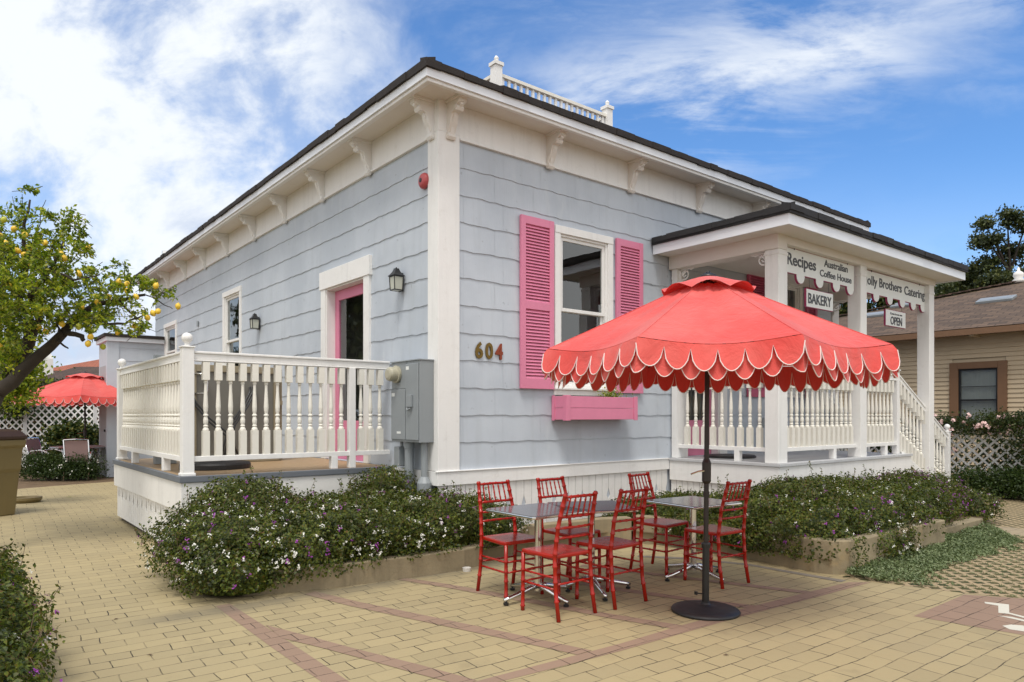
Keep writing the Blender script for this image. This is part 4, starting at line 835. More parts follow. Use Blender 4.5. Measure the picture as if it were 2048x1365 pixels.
def bush(name, blobs, label, n_leaf, n_w, n_p, lm=L_LAN, leaf=(.036, .021), cat='bush', group=None, fl=(FLW, FLP), sprigs=14, zmin=.02, fsize=.017, pbias=None, core=True, flower_up=.2):
    """one shrub mass: leaves spread in the shell of several lobes, solid core added to block light, flower heads near the surface"""
    B = np.array(blobs, float); org = np.array([B[:, 0].mean(), B[:, 1].mean(), max(0, zmin)]); root = tag(empty(name, tuple(org)), label, cat, group)
    vol = (B[:, 3] * B[:, 4] * B[:, 5]) ** .67; pi = vol / vol.sum()
    def shell(n, lo, hi, up=False):
        n_ = int(n * 2.2); k = rng.choice(len(B), n_, p=pi); d = unit(rng.normal(0, 1, (n_, 3)))
        if up: d[:, 2] = np.abs(d[:, 2]) * .9 + .1 * rng.uniform(-1, 1, n_)
        d[:, 2] = np.where(d[:, 2] < -.25, -d[:, 2], d[:, 2]); d = unit(d); r = rng.uniform(lo, hi, n_)
        d = d / (np.sum(np.abs(d) ** 3, axis=1, keepdims=True) ** (1 / 3)) * .97
        bmp = 1 + .20 * smooth_noise(d * 3 + k[:, None] * 7.0, 1.0, 5) + .10 * smooth_noise(d * 9 + k[:, None], 1.0, 6)
        p = B[k, :3] + d * B[k, 3:6] * (r * bmp)[:, None]; ok = p[:, 2] > zmin
        for j in range(len(B)):
            q = np.linalg.norm((p - B[j, :3]) / B[j, 3:6], axis=1); ok &= ~((q < lo * .9) & (k != j))
        return p[ok][:n], d[ok][:n]
    p, d = shell(n_leaf, .80, 1.06); q = leaf_quads(p, d + [0, 0, .4], leaf[0], leaf[1], .75)
    tw = MB(); sv = []
    for i in range(sprigs):
        a, dd = shell(6, .95, 1.0, True); a = Vector(a[0]); dv = Vector(dd[0]); dv = (dv * .5 + Vector((random.uniform(-.3, .3), random.uniform(-.3, .3), .9))).normalized(); L_ = random.uniform(.09, .24)
        pts = [a - dv * .1, a + dv * L_ * .4 + Vector((random.uniform(-.02, .02),) * 3), a + dv * L_ + Vector((random.uniform(-.04, .04), random.uniform(-.04, .04), 0))]
        tw.tube([v - Vector(org) for v in pts], .0022, 4)
        for t in np.linspace(.2, 1, 9): v = pts[0].lerp(pts[2], float(t)); sv += [tuple(v + Vector((random.uniform(-.02, .02), random.uniform(-.02, .02), random.uniform(-.01, .01)))) for _ in range(2)]
    if sv:
        sv = np.array(sv); q = np.vstack([q, leaf_quads(sv, np.tile([0, 0, 1.0], (len(sv), 1)), leaf[0], leaf[1] * .9, 1.2)])
    fastmesh('foliage', q - org, 4, lm, root)
    # tangled bare stems
    for i in range(int(30 + sprigs)):
        a, dd = shell(3, .82, .98); a = Vector(a[0]) - Vector(org); t = Vector(dd[0]).orthogonal().normalized() * random.uniform(.05, .12); b_ = Vector(dd[0]) * .02
        tw.tube([a - t, a + b_, a + t + Vector((0, 0, random.uniform(-.03, .03)))], .0016, 4)
    tw.build('twigs', TWIG, root)['kind'] = 'stuff'
    if core:
        cm = MB()
        for x, y, z, rx, ry, rz in blobs:
            rr = [( .78 * math.cos(t), .78 * math.sin(t)) for t in [R(v) for v in range(-80, 91, 17)]]
            m_ = MB(lambda pp, x=x, y=y, z=z, rx=rx, ry=ry, rz=rz: (x + pp[0] * rx - org[0], y + pp[1] * ry - org[1], max(zmin, z + pp[2] * rz) - org[2])); m_.lathe([(max(r_, .01), z_) for r_, z_ in rr], n=18); cm.add(m_.v, m_.f)
        cm.build('light_block_core', lm, root)  # solid lobes added inside the leaf shell so light doesn't pass through
    for nn, m_, nm in ((n_w, fl[0], 'white_flowers' if fl[0] is FLW else 'flowers'), (n_p, fl[1], 'purple_flowers' if fl[1] is FLP else 'flowers')):
        if not nn: continue
        p, d = shell(nn, 1.0, 1.07, True)
        if m_ is FLP and pbias is not None: ok = (np.abs(p[:, 0] - pbias) < .9) | (rng.uniform(0, 1, len(p)) < .35); p, d = p[ok], d[ok]
        sp = smooth_noise(p, 1.6, 11 if m_ is FLW else 12) > -.25 + .3 * rng.normal(0, 1, len(p)); p, d = p[sp], d[sp]
        k = 7; pp = np.repeat(p, k, 0) + rng.normal(0, fsize * .55, (len(p) * k, 3)); dd = np.repeat(d, k, 0)
        o = fastmesh(nm, leaf_quads(pp, dd + [0, 0, .3], fsize, fsize * .8, .45) - org, 4, m_, root); o['kind'] = 'stuff'
    return root
bush('lantana_bush', [(-2.30, -.10, .25, .66, .80, .42), (-2.05, .45, .48, .50, .45, .36), (-1.75, -.40, .22, .66, .70, .42), (-2.40, -.58, .14, .50, .46, .30)], 'wide lantana bush dense with white and purple flowers at the side deck corner', 32000, 430, 170, sprigs=34)
bush('lantana_bush', [(-1.15, -.40, .27, .72, .74, .38), (-.45, -.42, .27, .66, .72, .40), (-1.25, .40, .32, .55, .5, .32)], 'middle lantana bush with white flowers hanging over the low planter wall', 26000, 330, 130, sprigs=26)
bush('lantana_bush', [(-.42, .50, .52, .36, .34, .36), (-.66, .35, .38, .4, .4, .32)], 'small dark sparse shrub climbing the wall around the grey conduits', 5500, 14, 26, sprigs=20)
bush('lantana_bush', [(.14, -.66, .24, .44, .40, .30), (.15, -.35, .3, .42, .3, .28)], 'end of the white flowering bushes beside the red chair on the left', 7500, 100, 12, sprigs=6)
bush('lantana_bush', [(2.52, -.85, .20, .42, .45, .25), (2.70, -1.4, .24, .56, .60, .29), (2.30, -1.8, .20, .3, .4, .2)], 'dark leafy bush with almost no flowers behind the right hand cafe table', 14000, 40, 35, sprigs=18)
bush('lantana_bush', [(2.95, -2.30, .28, .76, .68, .35), (2.66, -2.95, .22, .66, .60, .36), (3.5, -2.4, .42, .55, .5, .32), (2.42, -2.5, .18, .42, .45, .26)], 'large leafy bush spilling over the curved planter wall right of the umbrella pole', 28000, 90, 70, sprigs=30)
bush('lantana_bush', [(3.75, -3.0, .30, .78, .64, .36), (4.65, -2.95, .30, .74, .62, .38), (4.4, -2.35, .42, .6, .4, .30), (3.2, -3.4, .14, .5, .34, .24)], 'lantana bush with many white flowers in front of the porch steps side', 24000, 250, 90, sprigs=26)
bush('lantana_bush', [(5.55, -2.75, .28, .64, .62, .42), (6.15, -2.7, .28, .58, .55, .42)], 'lantana bush thick with purple flowers beside the porch steps', 13000, 60, 380, sprigs=18)
bush('lantana_bush', [(6.75, -3.0, .16, .50, .46, .30)], 'small rightmost bush with pink and yellow flowers at the end of the planter', 5000, 30, 50, sprigs=6)
bush('lantana_bush', [(-4.45, -2.7, .12, .46, .62, .34), (-4.42, -1.85, .18, .48, .60, .40), (-4.45, -1.0, .20, .50, .62, .42), (-4.50, -.15, .15, .50, .55, .36)], 'lantana bush with purple flowers at the left edge, nearest the viewer', 28000, 60, 160, sprigs=50)
# trailing stems down the curved wall
for (x, y, lab) in ((2.12, -2.75, 'thin leafy stem trailing down the curved planter wall, nearest the table'), (2.09, -3.3, 'bushy trailing stem over the corner of the curved planter wall'), (2.35, -3.66, 'trailing stem on the front face of the curved planter wall')):
    r_ = tag(empty('trailing_vine', (x, y, .3)), lab, 'vine'); pts = np.array([[rng.normal(0, .13) * (abs(y + 3.66) > .1) * 0 + rng.uniform(-.02, .0), 0, 0]]); cc = []
    for s_ in range(5):
        p = Vector((-.03, rng.uniform(-.22, .22), .05)); 
        if abs(y + 3.66) < .1: p = Vector((rng.uniform(-.2, .2), -.03, .05))
        for i in range(9):
            cc += [tuple(p + Vector((random.uniform(-.02, .01), random.uniform(-.02, .02), random.uniform(-.015, .015)))) for _ in range(3)]; p = p + Vector((random.uniform(-.012, .006), random.uniform(-.03, .03), -random.uniform(.02, .038)))
    cc = np.array(cc); cc = cc[cc[:, 2] > -.29]; fastmesh('foliage', leaf_quads(cc, np.tile([-.6, -.4, .4], (len(cc), 1)), .034, .018, .7), 4, L_LAN, r_)

# ------------------------------------------------------------------ chairs and tables
def bamboo(pts, r, n=8, nodes=()):
    P_ = [Vector(p) for p in pts]; L = [0]
    for a, b_ in zip(P_, P_[1:]): L.append(L[-1] + (b_ - a).length)
    T = L[-1]; out = []; rad = []; ss = sorted(set([0, T] + L + [x for t in nodes for x in (t * T - .009, t * T - .004, t * T + .004, t * T + .009)]))
    for s in ss:
        if s < 0 or s > T: continue
        i = max(j for j in range(len(L)) if L[j] <= s + 1e-9); i = min(i, len(P_) - 2); f = (s - L[i]) / (L[i + 1] - L[i])
        out.append(P_[i].lerp(P_[i + 1], f)); rad.append(r * (1.28 if any(abs(s - t * T) < .006 for t in nodes) else 1.0))
    return out, rad
def make_chair(label):
    root = tag(empty('dining_chair'), label, 'chair', 'red bamboo style chairs at the cafe tables')
    def part(name, pts, r, nodes, n=8):
        p, rd = bamboo(pts, r, n, nodes); MB().tube(p, rd, n).build(name, CHAIR, root, smooth=True)
    seat = MB(); o = [(-.175, -.18), (.175, -.18), (.205, .12), (.195, .19), (-.195, .19), (-.205, .12)]
    seat.prism(o, lambda u, v, d: (u, v, d), .445, .475); seat.build('seat', CHAIR, root, bevel=.009)
    for s in (-1, 1):
        part('leg', [(s * .188, -.225, 0), (s * .184, -.19, .2), (s * .182, -.175, .45), (s * .172, -.20, .68), (s * .155, -.262, .93)], .0155, (.15, .3, .42, .52, .62, .72, .82, .9, .985))
        part('leg', [(s * .188, .185, 0), (s * .185, .18, .45)], .0150, (.08, .35, .52, .7))
        for z in (.31, .225): part('stretcher', [(s * .183, -.185, z), (s * .186, .18, z)], .0085, (.25, .5, .75), 6)
    for z in (.31, .225): part('stretcher', [(-.186, .182, z), (.186, .182, z)], .0085, (.25, .5, .75), 6)
    part('stretcher', [(-.184, -.188, .26), (.184, -.188, .26)], .0085, (.25, .5, .75), 6)
    part('top_rail', [(-.157, -.255, .905), (0, -.268, .908), (.157, -.255, .905)], .0105, (.2, .4, .6, .8))
    for z, y, x in ((.755, -.215, .168), (.672, -.198, .172), (.598, -.188, .175)): part('back_rail', [(-x, y, z), (0, y - .012, z), (x, y, z)], .0095 if z < .7 else .0105, (.2, .4, .6, .8), 6)
    for i in range(5):
        t = (i - 2) / 2.0; part('spindle', [(t * .112, -.224, .757), (t * .104, -.266, .905)], .0065, (.2, .5, .8), 6)
    return root
ch = [('red chair nearest the viewer, its back to us at the left table', -.73, -2.79, 0), ('red chair with its back to us at the middle table, nearest the umbrella pole', -.17, -2.81, 2),
      ('leftmost red chair, facing us beside the flowering bush', -.66, -2.14, 178), ('red chair facing us behind the middle table', -.01, -2.18, 182),
      ('red chair facing us behind the right hand table, half hidden by the pole', 1.03, -2.36, 186), ('rightmost red chair, its back to us right of the umbrella pole', 1.05, -2.96, -2)]
proto = make_chair(ch[0][0])
for i, (lab, x, y, a) in enumerate(ch):
    o = proto if i == 0 else clone(proto); o.location = (x, y, .002); o.rotation_euler = (0, 0, R(a)); o['label'] = lab
def make_table():
    root = tag(empty('cafe_table'), 'x', 'table', 'square grey topped cafe tables'); s = .315; h = .722
    def rr(s, c): return [(s - c, -s), (s, -s + c), (s, s - c), (s - c, s), (-s + c, s), (-s, s - c), (-s, -s + c), (-s + c, -s)]
    MB().prism(rr(s, .02), lambda u, v, d: (u, v, d), h - .022, h).build('table_edge', CHROME, root, bevel=.007)
    MB().prism(rr(s - .008, .02), lambda u, v, d: (u, v, d), h + .0005, h + .004).build('table_top', TTOP, root)
    MB().tube([(0, 0, .06), (0, 0, h - .022)], .03, 18).box(-.09, -.09, h - .03, .09, .09, h - .0225).build('pedestal', CHROME, root, smooth=False)
    for a in range(4):
        t = R(a * 90); dx, dy = math.cos(t), math.sin(t); MB().tube([(dx * r_, dy * r_, z) for r_, z in ((.02, .10), (.08, .095), (.2, .065), (.30, .045), (.355, .035))], [.026, .024, .02, .018, .012], 8).build('leg', CHROME, root, smooth=True)
        MB().lathe([(.022, 0), (.022, .015), (.01, .018), (.008, .032)], (dx * .335, dy * .335, .0), 10).build('foot_pad', BLACK, root)
    return root
tb = [('square cafe table on the left, between the nearest chair and the leftmost chair', -.60, -2.42, 0, 1, 45), ('square cafe table in the middle, touching the left table', -.085, -2.52, -26, 1, 0), ('square cafe table on the right beside the umbrella pole, standing apart', 1.03, -2.74, -6, .965, 0)]
proto = make_table()
for i, (lab, x, y, a, zs, fr_) in enumerate(tb):
    o = proto if i == 0 else clone(proto); o.location = (x, y, .008); o.rotation_euler = (0, 0, R(a)); o.scale = (1, 1, zs); o['label'] = lab
cup = MB().lathe([(.038, 0), (.042, .035), (.038, .035), (.034, .01), (.001, .01)], n=14).build('paper_cup', STUB, loc=(-.47, -1.22, .001)); tag(cup, 'small white cup on the ground by the end of the low planter wall', 'cup')
lf = MB(); 
# ------------------------------------------------------------------ umbrellas
def make_umbrella(label, R_=1.25, zr=1.98, zt_=2.575, a0=-80, tilt=0.0):
    root = tag(empty('market_umbrella'), label, 'umbrella', 'coral scalloped market umbrellas')
    fdir = math.atan2(-FW.y, -FW.x)             # direction from the pole back towards the street corner
    cor = [fdir + R(a0 + 45 * k) for k in range(8)]; r_ = random.Random(3)
    def rimpt(k, t):
        a, b_ = cor[k % 8], cor[(k + 1) % 8]; p = Vector((math.cos(a), math.sin(a), 0)) * (1 - t) + Vector((math.cos(b_), math.sin(b_), 0)) * t; return p
    cv = MB(); NS, NT_ = 12, 12
    for k in range(8):
        vs = []
        for i in range(NS + 1):
            s = .14 + .86 * i / NS
            for j in range(NT_ + 1):
                t = j / NT_; p = rimpt(k, t) * R_ * s; sag = math.sin(math.pi * t); z = zt_ - (zt_ - zr) * s - .048 * sag * s ** 1.4 - .006 * math.sin(math.pi * s) + .011 * math.sin(4.0 * t * math.pi + k * 1.7 + 3 * s) * s * (1 - s) * 4 * sag + .006 * math.sin(9.0 * t * math.pi + k * 2.7 - 5 * s) * s * (1 - s) * 4 * sag 
                p = p * (1 - .035 * sag * s * s); vs.append((p.x, p.y, z + (.004 if i == NS else 0)))
        fs = [(i * (NT_ + 1) + j, i * (NT_ + 1) + j + 1, (i + 1) * (NT_ + 1) + j + 1, (i + 1) * (NT_ + 1) + j) for i in range(NS) for j in range(NT_)]; cv.add(vs, fs)
    can = cv.build('canopy', CANVAS, root, smooth=True)
    # stitched seams on the ribs
    sm_ = MB()
    for k in range(8):
        p = rimpt(k, 0); sm_.tube([(p.x * R_ * s, p.y * R_ * s, zt_ - (zt_ - zr) * s - .006 * math.sin(math.pi * s) + .001) for s in np.linspace(.14, 1.0, 8)], .0035, 5)
    sm_.build('seams', CANVAS, can)
    def valance(off, depth, ph, out, name):
        vb = MB(); pb = MB(); NSC = 6
        for k in range(8):
            n = 60; top = []; bot = []
            for j in range(n + 1):
                t = j / n; p = rimpt(k, t); sag = math.sin(math.pi * t); pr = p * R_ * (1 - .035 * sag); z = zr - .048 * sag
                u = (t * NSC + ph) % 1.0; fl = .006 * math.sin(t * NSC * 2 * math.pi + 1.3 * k) + .012 * math.sin(t * 6.28 * 1.5 + k * 2.1 + off * 90)
                dd = depth * (.22 + .78 * abs(math.sin(math.pi * u)) ** .5); o_ = p.normalized() * (off + out * dd / depth + fl)
                top.append(Vector((pr.x, pr.y, z)) + p.normalized() * off * .5); bot.append((Vector((pr.x, pr.y, z - dd)) + o_, dd))
            M = 4; vs = []
            for j in range(n + 1):
                for i in range(M + 1): f_ = i / M; q_ = top[j].lerp(bot[j][0], f_); vs.append(q_)
            vb.add(vs, [(j * (M + 1) + i, (j + 1) * (M + 1) + i, (j + 1) * (M + 1) + i + 1, j * (M + 1) + i + 1) for j in range(n) for i in range(M)])
            pb.tube([q_[0] for q_ in bot], .0034, 5)
        v = vb.build(name, CANVAS, root, smooth=True); pb.build('piping', PIPING, v)
    valance(.014, .168, 0.0, .045, 'valance'); valance(.002, .222, .5, .025, 'under_valance')
    tv = MB(); n = 64; vs = []
    for i in range(7):
        s = i / 6
        for j in range(n):
            a = 2 * math.pi * j / n; u = (a - cor[0]) / R(45); lift = abs(math.sin(math.pi * u)); rr = .05 + .30 * s; vs.append((rr * math.cos(a), rr * math.sin(a), zt_ - .012 - .118 * s ** 1.3 + .034 * lift * s ** 3 - .014 * (1 - lift) * s ** 3))
    tv.add(vs, [(i * n + j, i * n + (j + 1) % n, (i + 1) * n + (j + 1) % n, (i + 1) * n + j) for i in range(6) for j in range(n)]); tv.build('top_vent', CANVAS, root, smooth=True)
    MB().lathe([(.065, zt_ - .02), (.06, zt_ + .0), (.03, zt_ + .015), (.014, zt_ + .02), (.014, zt_ + .035), (.001, zt_ + .038)], n=16).build('finial', BLACK, root, smooth=True)
    MB().tube([(0, 0, .30), (0, 0, zt_ - .01)], .0185, 14).tube([(0, 0, .88), (0, 0, .92)], .024, 12).lathe([(.022, .98), (.034, 1.0), (.034, 1.14), (.022, 1.17)], n=12).build('pole', POLE, root)
    MB().tube([(0, 0, .03), (0, 0, .50)], .0265, 14).lathe([(.033, .49), (.035, .52), (.03, .53)], n=14).tube([(-.025, 0, .14), (-.085, .02, .15)], .005, 6).box(-.10, .01, .14, -.085, .03, .165).build('base_tube', BLACK, root)
    MB().lathe([(.255, 0), (.258, .012), (.25, .024), (.20, .038), (.10, .052), (.045, .058), (.035, .066), (.034, .075)], n=48).build('base', BASEBLK, root, smooth=True)
    MB().tube([(-.03, .0, 1.08), (-.07, .02, 1.075), (-.13, .045, 1.055)], .007, 6).build('crank', CHROME, root)
    for k in range(8):
        p = rimpt(k, 0); MB().beam((p.x * .05, p.y * .05, zt_ - .055), (p.x * R_ * .985, p.y * R_ * .985, zr - .022), .012, .018).build('rib', BLACK, root); MB().beam((p.x * .03, p.y * .03, 1.98 - .10), (p.x * R_ * .5, p.y * R_ * .5, (zt_ + zr) / 2 - .05), .01, .015).build('strut', BLACK, root)
    MB().lathe([(.03, 1.84), (.045, 1.86), (.045, 1.91), (.03, 1.93)], n=14).build('runner', BLACK, root)
    return root
um = make_umbrella('coral scalloped umbrella with black base, nearest the viewer among the cafe tables')
um.location = (.15, -3.51, .0); um.rotation_euler = (R(.2), R(.45), 0)
um2 = clone(um); um2.location = at(170, 832 + 1.5 * FPX / 17.5, 17.5); um2.location.z = 0; um2.rotation_euler = (0, 0, R(18)); um2.scale = (1.17, 1.17, 1.0); um2['label'] = 'distant coral umbrella over the back patio table, left of the house'

# ------------------------------------------------------------------ shed at the far end of the side wall
SHEDP = mat('shed_trim_paint', (.50, .55, .61), .6, var=.08, vs=3, streak=.2); SHEDD = mat('shed_door_paint', (.36, .37, .38), .6, var=.1, vs=3, streak=.2)
sh = tag(empty('shed'), 'grey lean-to shed with white corner board at the far end of the side wall', 'shed')
SX0, SYF = -1.30, 12.9
siding('shed_wall', fm, 0, 1.0, [], sh, rows=8, ztop=3.4) if False else None
sm2 = lambda p: (p[0] + SX0 + .02, SYF - p[1], p[2]); FLIP[sm2] = True
sw = siding('shed_wall', sm2, .22, -SX0 - .05, [], sh, zf=.3, rows=9, ztop=3.32)
bpy.context.view_layer.update()
me = sw.data
for v in me.vertices:
    if v.co.z > 3.35: v.co.z = 3.35
MB().box(SX0, SYF - .03, -.01, SX0 + .24, SYF + .0, 3.34).box(SX0 - .03, SYF - .031, -.01, SX0, SYF + .1, 3.34).build('corner_board', SHEDP, sh, bevel=.004)
MB().box(SX0, SYF + .1, .0, SX0 + .08, 14.2, 3.34).build('shed_side', SHEDP, sh)
MB().box(SX0 - .015, 13.05, .03, SX0 - .001, 14.0, 2.75).build('shed_door', SHEDD, sh, bevel=.003)
MB().box(SX0 - .05, 13.15, 1.1, SX0 - .015, 13.2, 1.16).build('door_knob', BLACK, sh)
m = MB()
for z in (.5, 1.4, 2.35): m.box(SX0 - .022, 13.0, z, SX0 - .0155, 13.05, z + .16)
m.build('hinge', BLACK, sh)
MB().box(SX0 - .06, SYF - .10, 3.34, -.05, 14.3, 3.44).build('shed_fascia', FASC, sh); MB().box(SX0 - .10, SYF - .14, 3.441, -.05, 14.3, 3.52).build('shed_roof', SHG, sh)

# ------------------------------------------------------------------ rubbish bin
bn = tag(empty('wheelie_bin', (-3.90, 6.36, 0), R(30)), 'olive brown wheelie bin with a dark lid at the left edge', 'rubbish bin')
m = MB(); w0, w1, H_ = .24, .31, 1.18
def fr(z, w_, d_): return [(-w_, -d_, z), (w_, -d_, z), (w_, d_, z), (-w_, d_, z)]
lv = [(0, .235, .25), (.62, .275, .29), (.64, .275, .29), (.70, .29, .31), (1.02, .305, .325), (1.04, .335, .355), (1.14, .335, .355)]
vs = [p for z, a, b_ in lv for p in fr(z, a, b_)]; fs = [(i * 4 + k, i * 4 + (k + 1) % 4, i * 4 + 4 + (k + 1) % 4, i * 4 + 4 + k) for i in range(len(lv) - 1) for k in range(4)] + [(3, 2, 1, 0), tuple(range(len(vs) - 4, len(vs)))]
m.add(vs, fs).build('bin_body', BIN, bn, bevel=.02)
m = MB(); lv = [(1.141, .35, .37), (1.19, .35, .37), (1.27, .29, .31), (1.30, .20, .22)]; vs = [p for z, a, b_ in lv for p in fr(z, a, b_)]
fs = [(i * 4 + k, i * 4 + (k + 1) % 4, i * 4 + 4 + (k + 1) % 4, i * 4 + 4 + k) for i in range(len(lv) - 1) for k in range(4)] + [(3, 2, 1, 0), tuple(range(len(vs) - 4, len(vs)))]; m.add(vs, fs).build('bin_lid', BINL, bn, bevel=.02)
for s in (-1, 1): MB(lambda p: (p[2], p[0], p[1])).lathe([(.11, -.03), (.12, -.02), (.12, .02), (.11, .03)], (.30, .11, s * .24), 18).build('wheel', BLACK, bn)
MB().tube([(-.25, .36, 1.12), (-.25, .42, 1.12), (.25, .42, 1.12), (.25, .36, 1.12)], .018, 8).build('handle', BIN, bn)
dp = tag(empty('drain_cover', tuple(at(52, 832 + 1.5 * FPX / 12.2, 12.2))[:2] + (0,)), 'low brown dish on the paving right behind the bin', 'dish'); MB().lathe([(.20, 0), (.24, .05), (.24, .09), (.20, .09), (.17, .03), (.001, .03)], n=24).build('dish', BIN, dp)

# ------------------------------------------------------------------ lemon tree
lt = tag(empty('lemon_tree', (-4.75, 2.6, 0)), 'leaning lemon tree hung with ripe lemons at the left edge', 'tree'); LT = Vector(lt.location)
def limb(mb, pts, r0, r1, n=9):
    P_ = [Vector(p) for p in pts]; out = []
    for i in range(len(P_) - 1):
        for t in (0, .33, .66): out.append(P_[i].lerp(P_[i + 1], t) + Vector((random.uniform(-1, 1), random.uniform(-1, 1), random.uniform(-1, 1))) * (.012 if 0 < i or t > 0 else 0))
    out.append(P_[-1]); k = len(out); mb.tube([p - LT for p in out], [r0 + (r1 - r0) * i / (k - 1) for i in range(k)], n)
tr = MB(); A_ = lambda x, y, d=8.0: at(x, y, d)
limb(tr, [Vector((-4.75, 2.6, -.05)), A_(-60, 900, 7.6), A_(-10, 790, 7.8)], .12, .09)
limb(tr, [A_(-10, 790, 7.8), A_(40, 748, 7.9), A_(85, 705, 8), A_(128, 665, 8)], .085, .05); limb(tr, [A_(128, 665), A_(150, 640, 8.1), A_(185, 612, 8.2), A_(240, 600, 8.3), A_(290, 590, 8.4)], .05, .015)
limb(tr, [A_(-40, 800, 7.9), A_(10, 748, 8.1), A_(55, 700, 8.2), A_(60, 640, 8.2), A_(38, 600, 8.3), A_(50, 540, 8.3), A_(45, 470, 8.2), A_(60, 400, 8.2)], .075, .010); limb(tr, [A_(60, 690, 8.2), A_(78, 640, 8.0), A_(60, 590, 7.8), A_(100, 540, 7.8), A_(130, 480, 7.8)], .05, .012)
limb(tr, [A_(-30, 780, 8.2), A_(-10, 680, 8.6), A_(10, 560, 8.7), A_(0, 460, 8.7)], .07, .015); limb(tr, [A_(128, 665), A_(165, 672, 7.9), A_(168, 682, 7.9)], .032, .022); limb(tr, [A_(120, 668), A_(115, 650, 7.95), A_(110, 638, 7.9)], .014, .009)
limb(tr, [A_(110, 680), A_(128, 690, 7.9), A_(136, 697, 7.9)], .014, .008); limb(tr, [A_(150, 640, 8.1), A_(200, 650, 7.9), A_(250, 648, 7.9), A_(285, 632, 7.9)], .022, .008); limb(tr, [A_(240, 600, 8.3), A_(275, 640, 8.3), A_(300, 660, 8.3)], .014, .006)
limb(tr, [A_(100, 540, 7.8), A_(150, 560, 7.6), A_(200, 550, 7.6)], .018, .006); limb(tr, [A_(290, 590, 8.4), A_(330, 612, 8.3), A_(345, 618, 8.3)], .008, .004, 5); limb(tr, [A_(75, 480, 8.2), A_(80, 430, 8.2), A_(92, 400, 8.2)], .007, .003, 5)
tr.build('trunk', BARK, lt, smooth=True)
lobes = [(-40, 560, 8.3, 90, 110), (20, 470, 8.2, 60, 60), (45, 540, 8.0, 80, 80), (120, 520, 7.9, 62, 70), (60, 610, 8.0, 90, 60), (150, 590, 8.0, 75, 55), (150, 455, 7.9, 26, 30), (215, 590, 8.2, 58, 42), (235, 548, 8.2, 26, 30), (270, 590, 8.4, 44, 38), (250, 640, 8.0, 45, 36), (180, 650, 8.0, 38, 30), (-20, 700, 8.5, 60, 70), (10, 640, 8.5, 60, 60),
         (135, 440, 7.9, 14, 20), (40, 430, 8.2, 10, 26), (62, 375, 8.2, 12, 12), (330, 585, 8.3, 20, 10), (295, 575, 8.3, 22, 18), (290, 655, 7.9, 18, 10), (0, 730, 8.0, 30, 40), (80, 650, 7.7, 40, 30), (30, 700, 7.8, 40, 40), (60, 560, 7.6, 70, 50), (20, 530, 7.7, 60, 60), (90, 590, 7.7, 60, 40), (90, 470, 8.0, 40, 50), (150, 530, 7.8, 50, 50), (170, 620, 7.8, 50, 40), (40, 640, 7.8, 50, 40), (-10, 620, 7.8, 40, 80)]
cl_ = []
for (px, py, d, rx, ry) in lobes:
    n = int(rx * ry / 90) + 4
    for i in range(n):
        a = random.uniform(0, 6.28); rr = random.random() ** .45; cl_.append(at(px + rx * rr * math.cos(a), py + ry * rr * math.sin(a), d + random.uniform(-1, 1) * rx / FPX * 8))
tw = MB(); cs = []; dr = []
for c in cl_:
    v = Vector((random.gauss(0, 1), random.gauss(0, 1), random.gauss(.3, .8))).normalized(); L_ = random.uniform(.10, .2); a = c - v * L_ / 2; b_ = c + v * L_ / 2
    if random.random() < .8: tw.tube([a - v * .06 - LT, c - LT, b_ - LT], .0035, 4)
    for i in range(random.randint(11, 17)):
        t = random.random(); p = a.lerp(b_, t) + Vector((random.gauss(0, .018), random.gauss(0, .018), random.gauss(0, .018))); cs.append(p - LT); dr.append(v + Vector((0, 0, .4)))
cs = np.array([tuple(p) for p in cs]); dr = np.array([tuple(p) for p in dr]); fastmesh('crown', leaf_quads(cs, dr, .062, .030, .9), 4, L_LEM, lt); tw.build('twigs', BARK, lt)['kind'] = 'stuff'
lm_ = MB().lathe([(.001, -.042)] + [(.031 * math.cos(t), .036 * math.sin(t)) for t in [R(v) for v in range(-75, 76, 15)]] + [(.006, .040), (.001, .044)], n=14).build('lemon', LEMON, lt, smooth=True)
lpos = [(12, 487, 0), (36, 502, 0), (48, 510, 0), (58, 497, 0), (90, 486, 0), (28, 458, 0), (122, 508, 0), (129, 517, 0), (175, 496, 0), (62, 533, 0), (18, 572, 0), (0, 472, 0), (217, 594, 0), (226, 576, 1), (238, 564, 0), (254, 568, 0), (272, 594, 0), (195, 605, 0), (295, 636, 0), (306, 627, 0), (316, 623, 0), (312, 572, 0), (356, 613, 0), (270, 652, 0), (236, 665, 0), (181, 674, 0), (176, 688, 0), (206, 694, 1), (157, 654, 1), (92, 664, 0), (70, 625, 0), (0, 693, 0), (158, 548, 0), (124, 648, 0), (255, 582, 0), (163, 614, 0), (78, 655, 0), (8, 440, 1), (50, 470, 0)]
for i, (px, py, g) in enumerate(lpos):
    o = lm_ if i == 0 else clone(lm_, lt); o.location = at(px, py, 7.75 if px < 200 else 8.0) - LT; o.rotation_euler = (random.uniform(-.8, .8), random.uniform(-.8, .8), 0)
    if g: 
        o.data = o.data.copy(); o.data.materials.clear(); o.data.materials.append(LEMONG)

